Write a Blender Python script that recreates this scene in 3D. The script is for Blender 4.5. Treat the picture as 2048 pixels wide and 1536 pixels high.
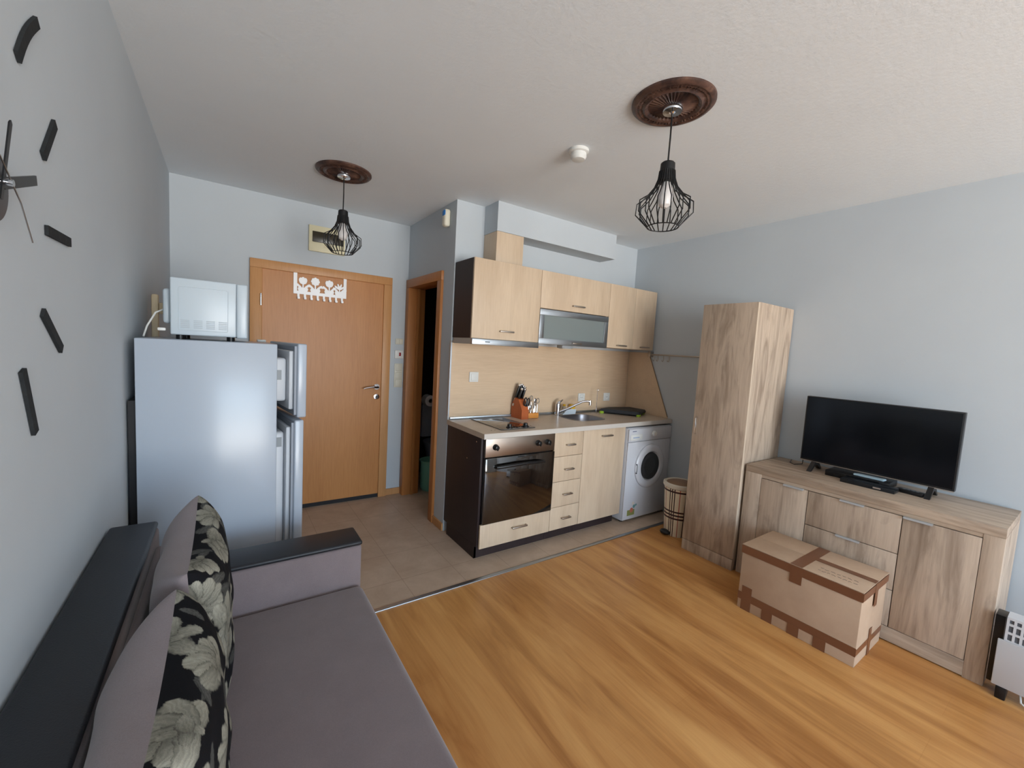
import bpy, bmesh, math, random
from mathutils import Vector, Matrix, noise
random.seed(7)
R=math.radians
for o in list(bpy.data.objects): bpy.data.objects.remove(o)
COL=bpy.context.scene.collection
SC=bpy.context.scene

# ---------------------------------------------------------------- camera, world, light, exposure
# room: x right, y towards the entrance door, z up, metres
CAM=Vector((0.316,0.242,1.432))
fwd=Vector((0.56713056,0.81935881,-0.08375)); rgt=Vector((0.82362781,-0.56423922,0.05719557)); upv=Vector((3.913e-4,0.10141619,0.99484401))
cd=bpy.data.cameras.new('camera'); cam=bpy.data.objects.new('camera',cd); COL.objects.link(cam)
m=Matrix((rgt,upv,-fwd)).transposed().to_4x4(); m.translation=CAM; cam.matrix_world=m
cd.sensor_width=36; cd.lens=36*831.7/2048; cd.clip_start=0.02
SC.camera=cam
w=bpy.data.worlds.new('daylight'); SC.world=w; w.use_nodes=True
nt=w.node_tree; bg=nt.nodes['Background']
sky=nt.nodes.new('ShaderNodeTexSky'); sky.sky_type='NISHITA'; sky.sun_disc=False; sky.sun_elevation=R(38); sky.sun_rotation=R(20); sky.air_density=1.0; sky.dust_density=2.5
mixw=nt.nodes.new('ShaderNodeMixRGB'); mixw.inputs[0].default_value=0.65; mixw.inputs[2].default_value=(0.78,0.95,1.16,1)
gain=nt.nodes.new('ShaderNodeVectorMath'); gain.operation='SCALE'; gain.inputs['Scale'].default_value=0.35
nt.links.new(sky.outputs[0],gain.inputs[0]); nt.links.new(gain.outputs[0],mixw.inputs[1])
# below the horizon: pale fill glow added to brighten the ceiling
tcw=nt.nodes.new('ShaderNodeTexCoord'); spw=nt.nodes.new('ShaderNodeSeparateXYZ'); nt.links.new(tcw.outputs['Generated'],spw.inputs[0])
rw=nt.nodes.new('ShaderNodeValToRGB'); rw.color_ramp.elements[0].position=.485; rw.color_ramp.elements[1].position=.515; nt.links.new(spw.outputs[2],rw.inputs[0])
mpw=nt.nodes.new('ShaderNodeMapRange'); mpw.inputs[1].default_value=-.04; mpw.inputs[2].default_value=.02; nt.links.new(spw.outputs[2],mpw.inputs[0])
lowfill=nt.nodes.new('ShaderNodeMixRGB'); lowfill.inputs[1].default_value=(1.85,1.82,1.76,1); nt.links.new(mpw.outputs[0],lowfill.inputs[0]); nt.links.new(mixw.outputs[0],lowfill.inputs[2]); nt.links.new(lowfill.outputs[0],bg.inputs[0])
nt.nodes.remove(rw)
bg.inputs[1].default_value=4.2
WX0,WX1,WZ0,WZ1,YB=0.35,2.95,0.08,2.40,-3.7    # balcony window opening behind the viewer
pl=bpy.data.lights.new('window_portal','AREA'); pl.shape='RECTANGLE'; pl.size=WX1-WX0; pl.size_y=WZ1-WZ0
pl.cycles.is_portal=True
po=bpy.data.objects.new('window_portal',pl); COL.objects.link(po); po.location=((WX0+WX1)/2,YB-.02,(WZ0+WZ1)/2); po.rotation_euler=(R(90),0,0)
SC.view_settings.view_transform='Standard'; SC.view_settings.look='None'; SC.view_settings.gamma=1; SC.view_settings.use_curve_mapping=False
SC.view_settings.exposure=1.31

# ---------------------------------------------------------------- materials
def srgb(c):
    return tuple(((v/255)/12.92 if v/255<=.04045 else ((v/255+.055)/1.055)**2.4) for v in c)+(1,)
MATS={}
def mat(name,rgb,rough=.5,metal=0,spec=.5,coat=0,trans=0,ior=1.45,alpha=None):
    if name in MATS: return MATS[name]
    m=bpy.data.materials.new(name); m.use_nodes=True; b=m.node_tree.nodes['Principled BSDF']
    b.inputs['Base Color'].default_value=srgb(rgb); b.inputs['Roughness'].default_value=rough; b.inputs['Metallic'].default_value=metal
    b.inputs['Specular IOR Level'].default_value=spec; b.inputs['Coat Weight'].default_value=coat; b.inputs['Transmission Weight'].default_value=trans; b.inputs['IOR'].default_value=ior
    MATS[name]=m; return m
def nodes(m): return m.node_tree, m.node_tree.nodes, m.node_tree.links, m.node_tree.nodes['Principled BSDF']
def coords(nt,scale=(1,1,1),rot=(0,0,0),loc=(0,0,0)):
    tc=nt.nodes.new('ShaderNodeTexCoord'); mp=nt.nodes.new('ShaderNodeMapping')
    mp.inputs['Scale'].default_value=scale; mp.inputs['Rotation'].default_value=rot; mp.inputs['Location'].default_value=loc
    nt.links.new(tc.outputs['Object'],mp.inputs[0]); return mp
def ramp(nt,src,stops):
    r=nt.nodes.new('ShaderNodeValToRGB'); e=r.color_ramp.elements
    while len(e)<len(stops): e.new(.5)
    for i,(p,c) in enumerate(stops): e[i].position=p; e[i].color=srgb(c)
    nt.links.new(src,r.inputs[0]); return r
def bump(nt,src,b,strength,dist=.002):
    bp=nt.nodes.new('ShaderNodeBump'); bp.inputs['Strength'].default_value=strength; bp.inputs['Distance'].default_value=dist
    nt.links.new(src,bp.inputs['Height']); nt.links.new(bp.outputs[0],b.inputs['Normal'])
def noise_n(nt,mp,scale,detail=4,rough=.55,dist=0):
    n=nt.nodes.new('ShaderNodeTexNoise'); n.inputs['Scale'].default_value=scale; n.inputs['Detail'].default_value=detail; n.inputs['Roughness'].default_value=rough; n.inputs['Distortion'].default_value=dist
    nt.links.new(mp.outputs[0],n.inputs['Vector']); return n
def mixc(nt,f,a,b,mode='MIX'):
    x=nt.nodes.new('ShaderNodeMixRGB'); x.blend_type=mode
    if isinstance(f,float): x.inputs[0].default_value=f
    else: nt.links.new(f,x.inputs[0])
    for i,s in ((1,a),(2,b)):
        if isinstance(s,tuple): x.inputs[i].default_value=s
        else: nt.links.new(s,x.inputs[i])
    return x
def paint(name,rgb,rgb2,rough=.85,bs=.15,sc=1.2):
    m=mat(name,rgb,rough,spec=.25); nt,N,L,b=nodes(m); mp=coords(nt)
    n=noise_n(nt,mp,sc,5,.6); r=ramp(nt,n.outputs[0],[(.3,rgb),(.7,rgb2)]); L.new(r.outputs[0],b.inputs['Base Color'])
    n2=noise_n(nt,mp,45,6,.7); bump(nt,n2.outputs[0],b,bs,.003); return m
def wood(name,c1,c2,c3,grain='z',fine=120,coarse=6,rough=.45,figure=.5,spec=.4,blotch=0):
    m=mat(name,c1,rough,spec=spec); nt,N,L,b=nodes(m)
    k={'x':(.06,1,1),'y':(1,.06,1),'z':(1,1,.06)}[grain]
    k2={'x':(.16,1,1),'y':(1,.16,1),'z':(1,1,.16)}[grain]
    n1=noise_n(nt,coords(nt,k),fine,3,.6); n2=noise_n(nt,coords(nt,k2,loc=(3.1,1.7,.4)),coarse,5,.6,figure)
    r1=ramp(nt,n1.outputs[0],[(.3,c2),(.65,c1)]); r2=ramp(nt,n2.outputs[0],[(.35,c3),(.55,c1),(.7,c1)])
    mx=mixc(nt,.5,r1.outputs[0],r2.outputs[0]); L.new(mx.outputs[0],b.inputs['Base Color'])
    bump(nt,n1.outputs[0],b,.08,.001); return m
wallp=paint('wall_paint',(195,202,207),(189,196,202)); ceilp=paint('ceiling_paint',(235,241,245),(228,234,239),.9,.5,.8)
white=mat('white_enamel',(170,179,191),.22,spec=.5); whiteplastic=mat('white_plastic',(222,222,218),.4); cream=mat('cream_plastic',(222,214,180),.45)
washw=mat('washer_enamel',(208,209,214),.25,spec=.5); greyliner=mat('fridge_liner',(196,200,206),.4); blackp=mat('black_plastic',(22,22,24),.35); matblack=mat('black_metal',(16,16,18),.5)
steel=mat('steel',(190,190,192),.28,1); chrome=mat('chrome',(215,216,220),.12,1); alu=mat('aluminium',(178,184,190),.35,1)
satin=mat('satin_nickel',(178,168,158),.42,1); dark_int=mat('dark_interior',(30,28,30),.7)
kw=wood('kitchen_beech',(216,194,168),(202,178,150),(194,170,144),'z',110,8,.42,.2)
kwh=wood('splash_beech',(216,190,160),(202,174,144),(204,178,150),'x',110,8,.45,.2)
sonoma=wood('sonoma_oak',(196,176,156),(160,140,122),(122,102,86),'z',80,9,.55,1.6)
sonomay=wood('sonoma_oak_top',(186,166,146),(156,136,117),(124,104,88),'y',80,9,.5,1.6)
doorw=wood('door_veneer',(192,132,76),(172,112,60),(178,118,66),'z',90,4,.38,.4)
framew=wood('door_frame_wood',(200,148,98),(184,130,82),(188,136,86),'z',90,4,.4,.3)
bathw=wood('bath_frame_wood',(184,122,68),(168,106,56),(170,110,60),'z',90,4,.4,.3)
wenge=wood('wenge',(52,40,40),(42,31,32),(46,35,36),'z',90,6,.5,.3)
blockw=wood('block_wood',(186,98,52),(164,80,42),(172,88,46),'z',60,8,.45,.4)
lightblock=wood('cutlery_block_wood',(224,150,74),(206,132,60),(210,138,66),'x',60,8,.45,.4)
creamwood=wood('cream_wood',(226,208,176),(212,192,158),(214,196,162),'z',60,6,.5,.3)
countm=paint('countertop',(202,188,172),(192,178,162),.35,.03,9)
MATS['countertop'].node_tree.nodes['Principled BSDF'].inputs['Specular IOR Level'].default_value=.5
count_edge=mat('counter_edge',(206,200,192),.35)
# laminate floor, planks along y
fl=mat('laminate',(190,135,75),.3,spec=.5); nt,N,L,b=nodes(fl)
n1=noise_n(nt,coords(nt,(1,.12,1)),9,4,.6,.6); n2=noise_n(nt,coords(nt,(1,.05,1)),90,3,.6); n3=noise_n(nt,coords(nt,(1,.35,1),loc=(4,2,0)),2.6,3,.5,.5)
r1=ramp(nt,n1.outputs[0],[(.36,(150,92,42)),(.5,(196,138,78)),(.64,(218,164,100))]); r2=ramp(nt,n2.outputs[0],[(.35,(176,118,60)),(.6,(210,154,90))])
r3=ramp(nt,n3.outputs[0],[(.36,(164,104,50)),(.6,(218,164,100))])
a=mixc(nt,.25,r1.outputs[0],r2.outputs[0]); a2=mixc(nt,.3,a.outputs[0],r3.outputs[0])
br=nt.nodes.new('ShaderNodeTexBrick'); mpb=coords(nt,(1,1,1),(0,0,R(90))); L.new(mpb.outputs[0],br.inputs['Vector'])
br.inputs['Scale'].default_value=1; br.inputs['Brick Width'].default_value=1.25; br.inputs['Row Height'].default_value=.19; br.inputs['Mortar Size'].default_value=.0012
br.inputs['Color1'].default_value=(1,1,1,1); br.inputs['Color2'].default_value=(.95,.94,.93,1); br.inputs['Mortar'].default_value=(.92,.89,.86,1)
a3=mixc(nt,1.0,a2.outputs[0],br.outputs[0],'MULTIPLY'); L.new(a3.outputs[0],b.inputs['Base Color'])
rr=nt.nodes.new('ShaderNodeMapRange'); rr.inputs[3].default_value=.26; rr.inputs[4].default_value=.4; L.new(n1.outputs[0],rr.inputs[0]); L.new(rr.outputs[0],b.inputs['Roughness'])
bump(nt,n2.outputs[0],b,.05,.001)
tl=mat('floor_tile',(178,158,140),.4,spec=.4); nt,N,L,b=nodes(tl)
n1=noise_n(nt,coords(nt),5,6,.65,.3); r1=ramp(nt,n1.outputs[0],[(.3,(180,156,134)),(.7,(204,182,160))])
br=nt.nodes.new('ShaderNodeTexBrick'); mpb=coords(nt,loc=(-.015,-.355,0)); L.new(mpb.outputs[0],br.inputs['Vector']); br.offset=0
br.inputs['Scale'].default_value=1; br.inputs['Brick Width'].default_value=.333; br.inputs['Row Height'].default_value=.333; br.inputs['Mortar Size'].default_value=.003
br.inputs['Color1'].default_value=(1,1,1,1); br.inputs['Color2'].default_value=(.96,.96,.96,1); br.inputs['Mortar'].default_value=(.8,.78,.76,1)
a3=mixc(nt,1.0,r1.outputs[0],br.outputs[0],'MULTIPLY'); L.new(a3.outputs[0],b.inputs['Base Color'])
# fabrics, leather
def fabric(name,rgb,rgb2,sc=500,rough=.95):
    m=mat(name,rgb,rough,spec=.1); nt,N,L,b=nodes(m); n=noise_n(nt,coords(nt),sc,2,.7); n2=noise_n(nt,coords(nt,loc=(1,2,3)),9,5,.6)
    r=ramp(nt,n.outputs[0],[(.3,rgb),(.7,rgb2)]); r2=ramp(nt,n2.outputs[0],[(.3,rgb),(.7,rgb2)]); x=mixc(nt,.4,r.outputs[0],r2.outputs[0]); L.new(x.outputs[0],b.inputs['Base Color'])
    b.inputs['Sheen Weight'].default_value=.25; bump(nt,n.outputs[0],b,.35,.001); return m
mauve=fabric('mauve_fabric',(118,106,107),(132,120,121)); mauve2=fabric('cushion_fabric',(126,115,117),(142,130,132))
leather=mat('black_leather',(36,37,41),.42,spec=.4); nt,N,L,b=nodes(leather); v=nt.nodes.new('ShaderNodeTexVoronoi'); v.inputs['Scale'].default_value=350; L.new(coords(nt).outputs[0],v.inputs['Vector']); bump(nt,v.outputs['Distance'],b,.25,.0008)
card=paint('cardboard',(194,166,140),(182,154,129),.85,.1,6); tape=mat('brown_tape',(122,80,56),.3,spec=.5)
glass_dark=mat('oven_glass',(20,17,16),.04,spec=.9,coat=1); screen=mat('tv_screen',(14,16,20),.12,spec=.6)
frost=mat('frosted_glass',(184,196,196),.34,trans=.62,spec=.5)
medal=mat('medallion_bronze',(84,58,48),.42,spec=.5); nt,N,L,b=nodes(medal); n=noise_n(nt,coords(nt),22,5,.6); r=ramp(nt,n.outputs[0],[(.35,(50,34,31)),(.6,(90,64,54)),(.75,(116,88,72))]); L.new(r.outputs[0],b.inputs['Base Color']); bump(nt,n.outputs[0],b,.3,.003)
bulbm=mat('bulb_glass',(226,222,220),.3)
foam=paint('clock_foam',(44,46,47),(36,38,40),.8,.4,60)
teal=mat('teal_plastic',(120,180,160),.5); browntile=paint('brown_bath_tile',(52,42,40),(44,35,34),.4,.05,3); lime=mat('lime_silicone',(168,206,60),.5); yellow=mat('yellow',(226,176,30),.6)
clear=mat('clear_plastic',(235,240,240),.08,trans=.9); hobglass=mat('hob_glass',(30,28,28),.06,spec=.8,coat=.6)
blue=mat('blue_plastic',(46,122,196),.4)
ink=mat('pen_ink',(96,88,84),.7)

# ---------------------------------------------------------------- mesh builder
class MB:
    def __init__(s): s.bm=bmesh.new()
    def _add(s,verts,faces):
        vs=[s.bm.verts.new(v) for v in verts]; out=[]
        for f in faces:
            try: out.append(s.bm.faces.new([vs[i] for i in f]))
            except ValueError: pass
        return vs,out
    def box(s,x0,x1,y0,y1,z0,z1,bev=0,seg=2,mtx=None):
        v=[(x,y,z) for x in (x0,x1) for y in (y0,y1) for z in (z0,z1)]
        t=bmesh.new(); vs=[t.verts.new(p) for p in v]
        for f in ((0,1,3,2),(4,6,7,5),(0,4,5,1),(2,3,7,6),(0,2,6,4),(1,5,7,3)): t.faces.new([vs[i] for i in f])
        if bev: bmesh.ops.bevel(t,geom=t.edges[:],offset=bev,segments=seg,profile=.5,affect='EDGES')
        if mtx: bmesh.ops.transform(t,matrix=mtx,verts=t.verts[:])
        s.merge(t); return s
    def merge(s,t):
        mp={v:s.bm.verts.new(v.co) for v in t.verts}
        for f in t.faces: s.bm.faces.new([mp[v] for v in f.verts])
        t.free()
    def ring(s,c,n,r,ax1,ax2): return [tuple(c+ax1*(r*math.cos(2*math.pi*i/n))+ax2*(r*math.sin(2*math.pi*i/n))) for i in range(n)]
    def cyl(s,p0,p1,r,r2=None,n=24,cap=True):
        p0=Vector(p0);p1=Vector(p1); d=(p1-p0).normalized(); a=d.orthogonal().normalized(); b_=d.cross(a)
        r2=r if r2 is None else r2
        v=s.ring(p0,n,r,a,b_)+s.ring(p1,n,r2,a,b_)
        f=[(i,(i+1)%n,n+(i+1)%n,n+i) for i in range(n)]
        if cap: f+=[tuple(range(n))[::-1],tuple(range(n,2*n))]
        s._add(v,f); return s
    def tube(s,pts,r,n=8,closed=False):
        P=[Vector(p) for p in pts]; m_=len(P); V=[]; prev=None
        for i in range(m_):
            if closed: t=(P[(i+1)%m_]-P[i-1]).normalized()
            else: t=(P[min(i+1,m_-1)]-P[max(i-1,0)]).normalized()
            a=t.orthogonal().normalized() if prev is None else (prev-t*prev.dot(t)).normalized()
            prev=a; b_=t.cross(a); V+=s.ring(P[i],n,r[i] if isinstance(r,(list,tuple)) else r,a,b_)
        f=[]
        for i in range(m_ if closed else m_-1):
            j=(i+1)%m_
            f+=[(i*n+k,i*n+(k+1)%n,j*n+(k+1)%n,j*n+k) for k in range(n)]
        if not closed: f+=[tuple(range(n))[::-1],tuple(range((m_-1)*n,m_*n))]
        s._add(V,f); return s
    def lathe(s,prof,c=(0,0,0),axis='z',n=48,mod=None):
        c=Vector(c); V=[]
        for (r,h) in prof:
            for i in range(n):
                a=2*math.pi*i/n; rr=r; hh=h
                if mod: rr,hh=mod(r,h,a)
                x,y=rr*math.cos(a),rr*math.sin(a)
                V.append(tuple(c+Vector({'z':(x,y,hh),'y':(x,hh,y),'x':(hh,x,y)}[axis])))
        f=[]
        for j in range(len(prof)-1): f+=[(j*n+i,j*n+(i+1)%n,(j+1)*n+(i+1)%n,(j+1)*n+i) for i in range(n)]
        f+=[tuple(range(n))[::-1],tuple(range((len(prof)-1)*n,len(prof)*n))]
        s._add(V,f); return s
    def prism(s,poly,axis,a,b_):
        n=len(poly); P=lambda p,h:{'x':(h,p[0],p[1]),'y':(p[0],h,p[1]),'z':(p[0],p[1],h)}[axis]
        s._add([P(p,a) for p in poly]+[P(p,b_) for p in poly],[(i,(i+1)%n,n+(i+1)%n,n+i) for i in range(n)]+[tuple(range(n))[::-1],tuple(range(n,2*n))]); return s
    def sphere(s,c,r,sc=(1,1,1),n=20):
        t=bmesh.new(); bmesh.ops.create_uvsphere(t,u_segments=n,v_segments=n//2+2,radius=r)
        bmesh.ops.transform(t,matrix=Matrix.Translation(c)@Matrix.Diagonal((*sc,1)),verts=t.verts[:]); s.merge(t); return s
    def xf(s,mtx): bmesh.ops.transform(s.bm,matrix=mtx,verts=s.bm.verts[:]); return s
    def build(s,name,mt,parent=None,origin=None,smooth=True,ang=35,**kw):
        bmesh.ops.recalc_face_normals(s.bm,faces=s.bm.faces[:])
        o_=Vector(origin) if origin is not None else (wloc(parent) if parent is not None else None)
        if o_ is None:
            zs=[v.co for v in s.bm.verts]; lo=[min(p[i] for p in zs) for i in range(3)]; hi=[max(p[i] for p in zs) for i in range(3)]
            o_=Vector(((lo[0]+hi[0])/2,(lo[1]+hi[1])/2,lo[2]))
        bmesh.ops.translate(s.bm,vec=-o_,verts=s.bm.verts[:])
        me=bpy.data.meshes.new(name); s.bm.to_mesh(me); s.bm.free()
        if smooth: me.shade_smooth(); me.set_sharp_from_angle(angle=R(ang))
        me.materials.append(mt); o=bpy.data.objects.new(name,me); COL.objects.link(o)
        if parent is not None: o.parent=parent; o.location=o_-wloc(parent)
        else: o.location=o_
        if kw: tag(o,**kw)
        return o
def wloc(o):
    v=Vector((0,0,0))
    while o is not None: v+=Vector(o.location); o=o.parent
    return v
def tag(o,label=None,cat=None,group=None,kind=None):
    if label: o['label']=label
    if cat: o['category']=cat
    if group: o['group']=group
    if kind: o['kind']=kind
def thing(name,label,cat,loc,group=None):
    o=bpy.data.objects.new(name,None); o.empty_display_size=.05; COL.objects.link(o); o.location=loc; tag(o,label,cat,group); return o
def B(*a,**k): return MB().box(*a,**k)
def struct(name,mb,mt,smooth=False,parent=None):
    o=mb.build(name,mt,parent,smooth=smooth)
    if parent is None: o['kind']='structure'
    return o

# ---------------------------------------------------------------- room shell
H,W,K,D,BX=2.49,3.702,3.07,4.009,1.70
T=.12
struct('floor',B(-T,W+T,YB-T,2.346,-.1,0),fl)
struct('floor',B(-T,W+T,2.346,4.75,-.1,0),tl)
struct('ceiling',B(-T,W+T,YB-T,4.75,H,H+.1),ceilp)
struct('wall_left',B(-T,0,YB-T,D+T,0,H),wallp)
# far wall with the entrance door opening
mb=MB(); mb.box(0,.50,D,D+T,0,H); mb.box(.50,1.505,D,D+T,1.97,H); mb.box(1.505,BX+T,D,D+T,0,H); struct('wall_far',mb,wallp)
mb=MB(); mb.box(BX,BX+T,K,3.30,0,H); mb.box(BX,BX+T,3.30,3.965,1.965,H); mb.box(BX,BX+T,3.965,D,0,H); struct('wall_bathroom',mb,wallp)
struct('wall_kitchen',B(BX+T,W,K,K+T,0,H),wallp)
struct('wall_right',B(W,W+T,YB-T,K+T,0,H),wallp)
mb=MB(); mb.box(0,WX0,YB-T,YB,0,H); mb.box(WX1,W,YB-T,YB,0,H); mb.box(WX0,WX1,YB-T,YB,0,WZ0); mb.box(WX0,WX1,YB-T,YB,WZ1,H); struct('wall_back',mb,wallp)
# bathroom interior walls
struct('wall_shower',B(BX+T,3.2,4.55,4.65,0,H),browntile)
struct('wall_shower_side',B(3.1,3.2,K+T,4.55,0,H),browntile)
struct('wall_shower_left',B(BX,BX+T,D+T,4.65,0,H),browntile)
# balcony window: frame with three lights
mb=MB(); f=.07
mb.box(WX0,WX1,YB-.09,YB-.03,WZ0,WZ0+f); mb.box(WX0,WX1,YB-.09,YB-.03,WZ1-f,WZ1)
for xx in (WX0,WX0+.88,WX0+1.76,WX1-f): mb.box(xx,xx+f,YB-.09,YB-.03,WZ0+f,WZ1-f)
win=mb.build('window_1',whiteplastic,smooth=False); win['kind']='structure'
# duct box
struct('trim_1',B(1.936,3.184,2.882,K,2.281,H),wallp)
# metal edge strip on the kitchen wall corner
struct('trim_2',B(BX-.004,BX+.008,K-.006,K+.01,.90,1.47),alu)
struct('trim_3',B(.3,3.62,2.328,2.358,0,.006,bev=.002),alu,True)
bw=framew
struct('baseboard_far',B(1.54,BX,D-.014,D,0,.06,bev=.003),bw)
mb=MB(); mb.box(BX-.014,BX,K,3.246,0,.06,bev=.003); struct('baseboard_bathroom',mb,bw)
struct('baseboard_right',B(W-.014,W,YB,2.50,0,.06,bev=.003),bw)
struct('baseboard_left',B(0,.014,YB,D-.02,0,.06,bev=.003),bw)

# entrance door
dl=struct('door_1',B(.545,1.472,D-.018,D+.025,.035,1.935,bev=.002),doorw)
mb=MB()
for x0,x1 in ((.465,.545),(1.472,1.545)): mb.box(x0,x1,D-.03,D+.1,0,1.9348,bev=.003)
mb.box(.465,1.545,D-.03,D+.1,1.935,2.001,bev=.003); mb.build('door_frame',framew,dl)
B(.545,1.472,D-.012,D+.03,.0,.033).build('threshold',dark_int,dl)
for hz in (1.70,.25):
    MB().cyl((.537,D-.034,hz-.045),(.537,D-.034,hz+.045),.007,n=12).build('hinge',chrome,dl)
mb=MB(); mb.cyl((1.432,D-.018,1.025),(1.432,D-.028,1.025),.026); mb.tube([(1.432,D-.028,1.025),(1.432,D-.065,1.025),(1.42,D-.07,1.025),(1.39,D-.072,1.027),(1.33,D-.068,1.018),(1.31,D-.066,1.012)],[.009,.009,.009,.0085,.007,.005],10); h=mb.build('door_handle',chrome,dl)
mb=MB(); mb.lathe([(.0245,0),(.0245,-.008),(.014,-.009)],(1.435,D-.018,.935),'y'); lk=mb.build('lock',chrome,dl)
MB().cyl((1.435,D-.026,.935),(1.435,D-.031,.935),.011).build('lock_cylinder',blackp,lk)
# bathroom door frame (leaf swung in, out of sight)
mb=MB(); y0,y1=3.246,4.004
mb.box(BX-.02,BX+T+.02,y0,y0+.075,0,1.9298,bev=.003); mb.box(BX-.02,BX+T+.02,y1-.075,y1,0,1.9298,bev=.003); mb.box(BX-.02,BX+T+.02,y0,y1,1.93,2.003,bev=.003)
mb.box(BX+.06,BX+.085,y0+.07,y0+.087,0,1.93); mb.box(BX+.06,BX+.085,y1-.087,y1-.07,0,1.93)
o=mb.build('door_2',bathw); o['kind']='structure'
# bathroom contents
t=thing('toilet_roll','white toilet paper roll hanging inside the dark bathroom','toilet roll',(1.995,4.05,.83))
mb=MB(); mb.lathe([(.02,-.05),(.055,-.05),(.055,.05),(.02,.05),(.02,-.05)],(1.985,4.10,.875),'y'); mb.build('paper',mat('tissue',(226,220,216),.9),t)
MB().tube([(1.985,4.03,.875),(1.985,4.20,.875),(1.985,4.20,.86),(2.05,4.55,.86)],.005).build('holder_rod',chrome,t)
t=thing('toilet_cistern','white ceramic cistern in the dim bathroom above the teal bin','cistern',(2.07,4.33,.42))
B(2.03,2.45,4.36,4.549,.44,.80,bev=.02).build('tank',white,t); B(2.02,2.46,4.35,4.549,.80,.83,bev=.01).build('lid',white,t); MB().cyl((2.24,4.45,.83),(2.24,4.45,.84),.02).build('flush_button',chrome,t)
mb=MB(); mb.lathe([(.12,0),(.13,.05),(.17,.30),(.19,.38),(.2,.40)],(2.24,4.30,0),'z'); mb.build('bowl',white,t)
MB().lathe([(.085,0),(.11,.27),(.118,.30),(.112,.30),(.10,.02)],(1.995,3.99,0),'z').build('waste_bin',teal,label='teal plastic waste bin on the bathroom floor',cat='waste bin')

# ---------------------------------------------------------------- entrance wall fittings
t=thing('fuse_box','cream fuse box with dark window on wall above entrance door','fuse box',(1.0,D,2.12))
mb=MB(); mb.box(.863,1.137,D-.022,D,2.125,2.328,bev=.004); mb.build('cover',cream,t)
B(.888,1.125,D-.028,D-.02,2.198,2.282,bev=.003).build('window_flap',mat('smoked_plastic',(58,52,40),.25),t)
MB().prism([(.97,2.165),(1.03,2.165),(1.02,2.185),(.98,2.185)],'y',D-.026,D-.02).build('latch',cream,t)
cream_box=cream; cream=mat('ivory_plastic',(214,210,194),.45)
t=thing('wall_switch','small square cream switch pair, topmost of the plates beside entrance door','light switch',(1.63,D,1.41))
B(1.598,1.668,D-.008,D,1.415,1.468,bev=.003).build('plate',cream,t); 
for q in (0,1): B(1.604+q*.031,1.631+q*.031,D-.012,D-.007,1.422,1.461,bev=.002).build('rocker',cream,t)
t=thing('alarm_keypad','white square plate with a small red window beside the entrance door','control plate',(1.63,D,1.28))
B(1.594,1.676,D-.012,D,1.285,1.362,bev=.004).build('plate',whiteplastic,t); B(1.630,1.650,D-.015,D-.011,1.308,1.34,bev=.001).build('red_window',mat('red_plastic',(150,30,34),.3),t)
t=thing('wall_switch','tall three-gang cream switch plate, lowest beside the entrance door','light switch',(1.63,D,1.02))
B(1.595,1.672,D-.008,D,1.018,1.238,bev=.003).build('plate',cream,t)
for q in range(3): B(1.605,1.662,D-.013,D-.007,1.028+q*.072,1.086+q*.072,bev=.002).build('rocker',cream,t)
# hook rack over the door
yR=D-.024
t=thing('hook_rack','white metal flower-shaped coat hook rack hung over the entrance door','hook rack',(.955,yR,1.74))
mw=mat('white_metal',(250,250,251),.3); mb=MB()
NF=[0]
def flat(poly): NF[0]+=1; mb.prism(poly,'y',yR-.003-.00004*NF[0],yR+.00002*NF[0])
def disc(cx,cz,r,rz=None,n=18,ph=0,a=0): 
    rz=rz or r; ca,sa=math.cos(a),math.sin(a)
    flat([(cx+ca*r*math.cos(2*math.pi*i/n)-sa*rz*math.sin(2*math.pi*i/n),cz+sa*r*math.cos(2*math.pi*i/n)+ca*rz*math.sin(2*math.pi*i/n)) for i in range(n)])
X0,X1=.757,1.155; ZB=1.782
flat([(X0,ZB-.01),(X0+.026,ZB-.01),(X0+.026,1.955),(X0,1.955)]); flat([(X1-.024,ZB-.01),(X1,ZB-.01),(X1,1.945),(X1-.024,1.945)])
flat([(X0,ZB-.01),(X1,ZB-.01),(X1,ZB+.014),(X0,ZB+.014)])
for cx,k in ((.825,0),(.915,1),(1.02,0),(1.10,2)):
    flat([(cx-.026,ZB),(cx+.026,ZB),(cx+.038,ZB+.03),(cx+.034,ZB+.042),(cx-.034,ZB+.042),(cx-.038,ZB+.03)])
    flat([(cx-.005,ZB+.03),(cx+.005,ZB+.03),(cx+.005,ZB+.085),(cx-.005,ZB+.085)])
    for sg in (-1,1):
        disc(cx+sg*.028,ZB+.052,.030,.0085,16,a=sg*.75); disc(cx+sg*.044,ZB+.06,.014,.008,12,a=-sg*.4)
    if k==0:
        for dx,dz in ((-.017,.012),(0,.018),(.017,.012)): disc(cx+dx,ZB+.088+dz,.0135,.020)
        disc(cx,ZB+.087,.027,.019)
    elif k==1:
        for i in range(8):
            a_=i*math.pi/4; disc(cx+.022*math.cos(a_),ZB+.10+.022*math.sin(a_),.0115)
        disc(cx,ZB+.10,.012)
    else:
        for a_ in (-.9,-.3,.3,.9): disc(cx+.027*math.sin(a_),ZB+.055+.030*math.cos(a_),.0075,.024,12,a=-a_)
mb.build('flower_panel',mw,t)
for i in range(8):
    x=X0+.036+i*.0468
    m2=MB(); m2.box(x-.008,x+.008,yR-.003,yR,ZB-.048,ZB-.008); m2.box(x-.008,x+.008,yR-.022,yR,ZB-.05,ZB-.047); m2.box(x-.008,x+.008,yR-.024,yR-.021,ZB-.05,ZB-.034); m2.build('hook',mw,t,smooth=False)
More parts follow.
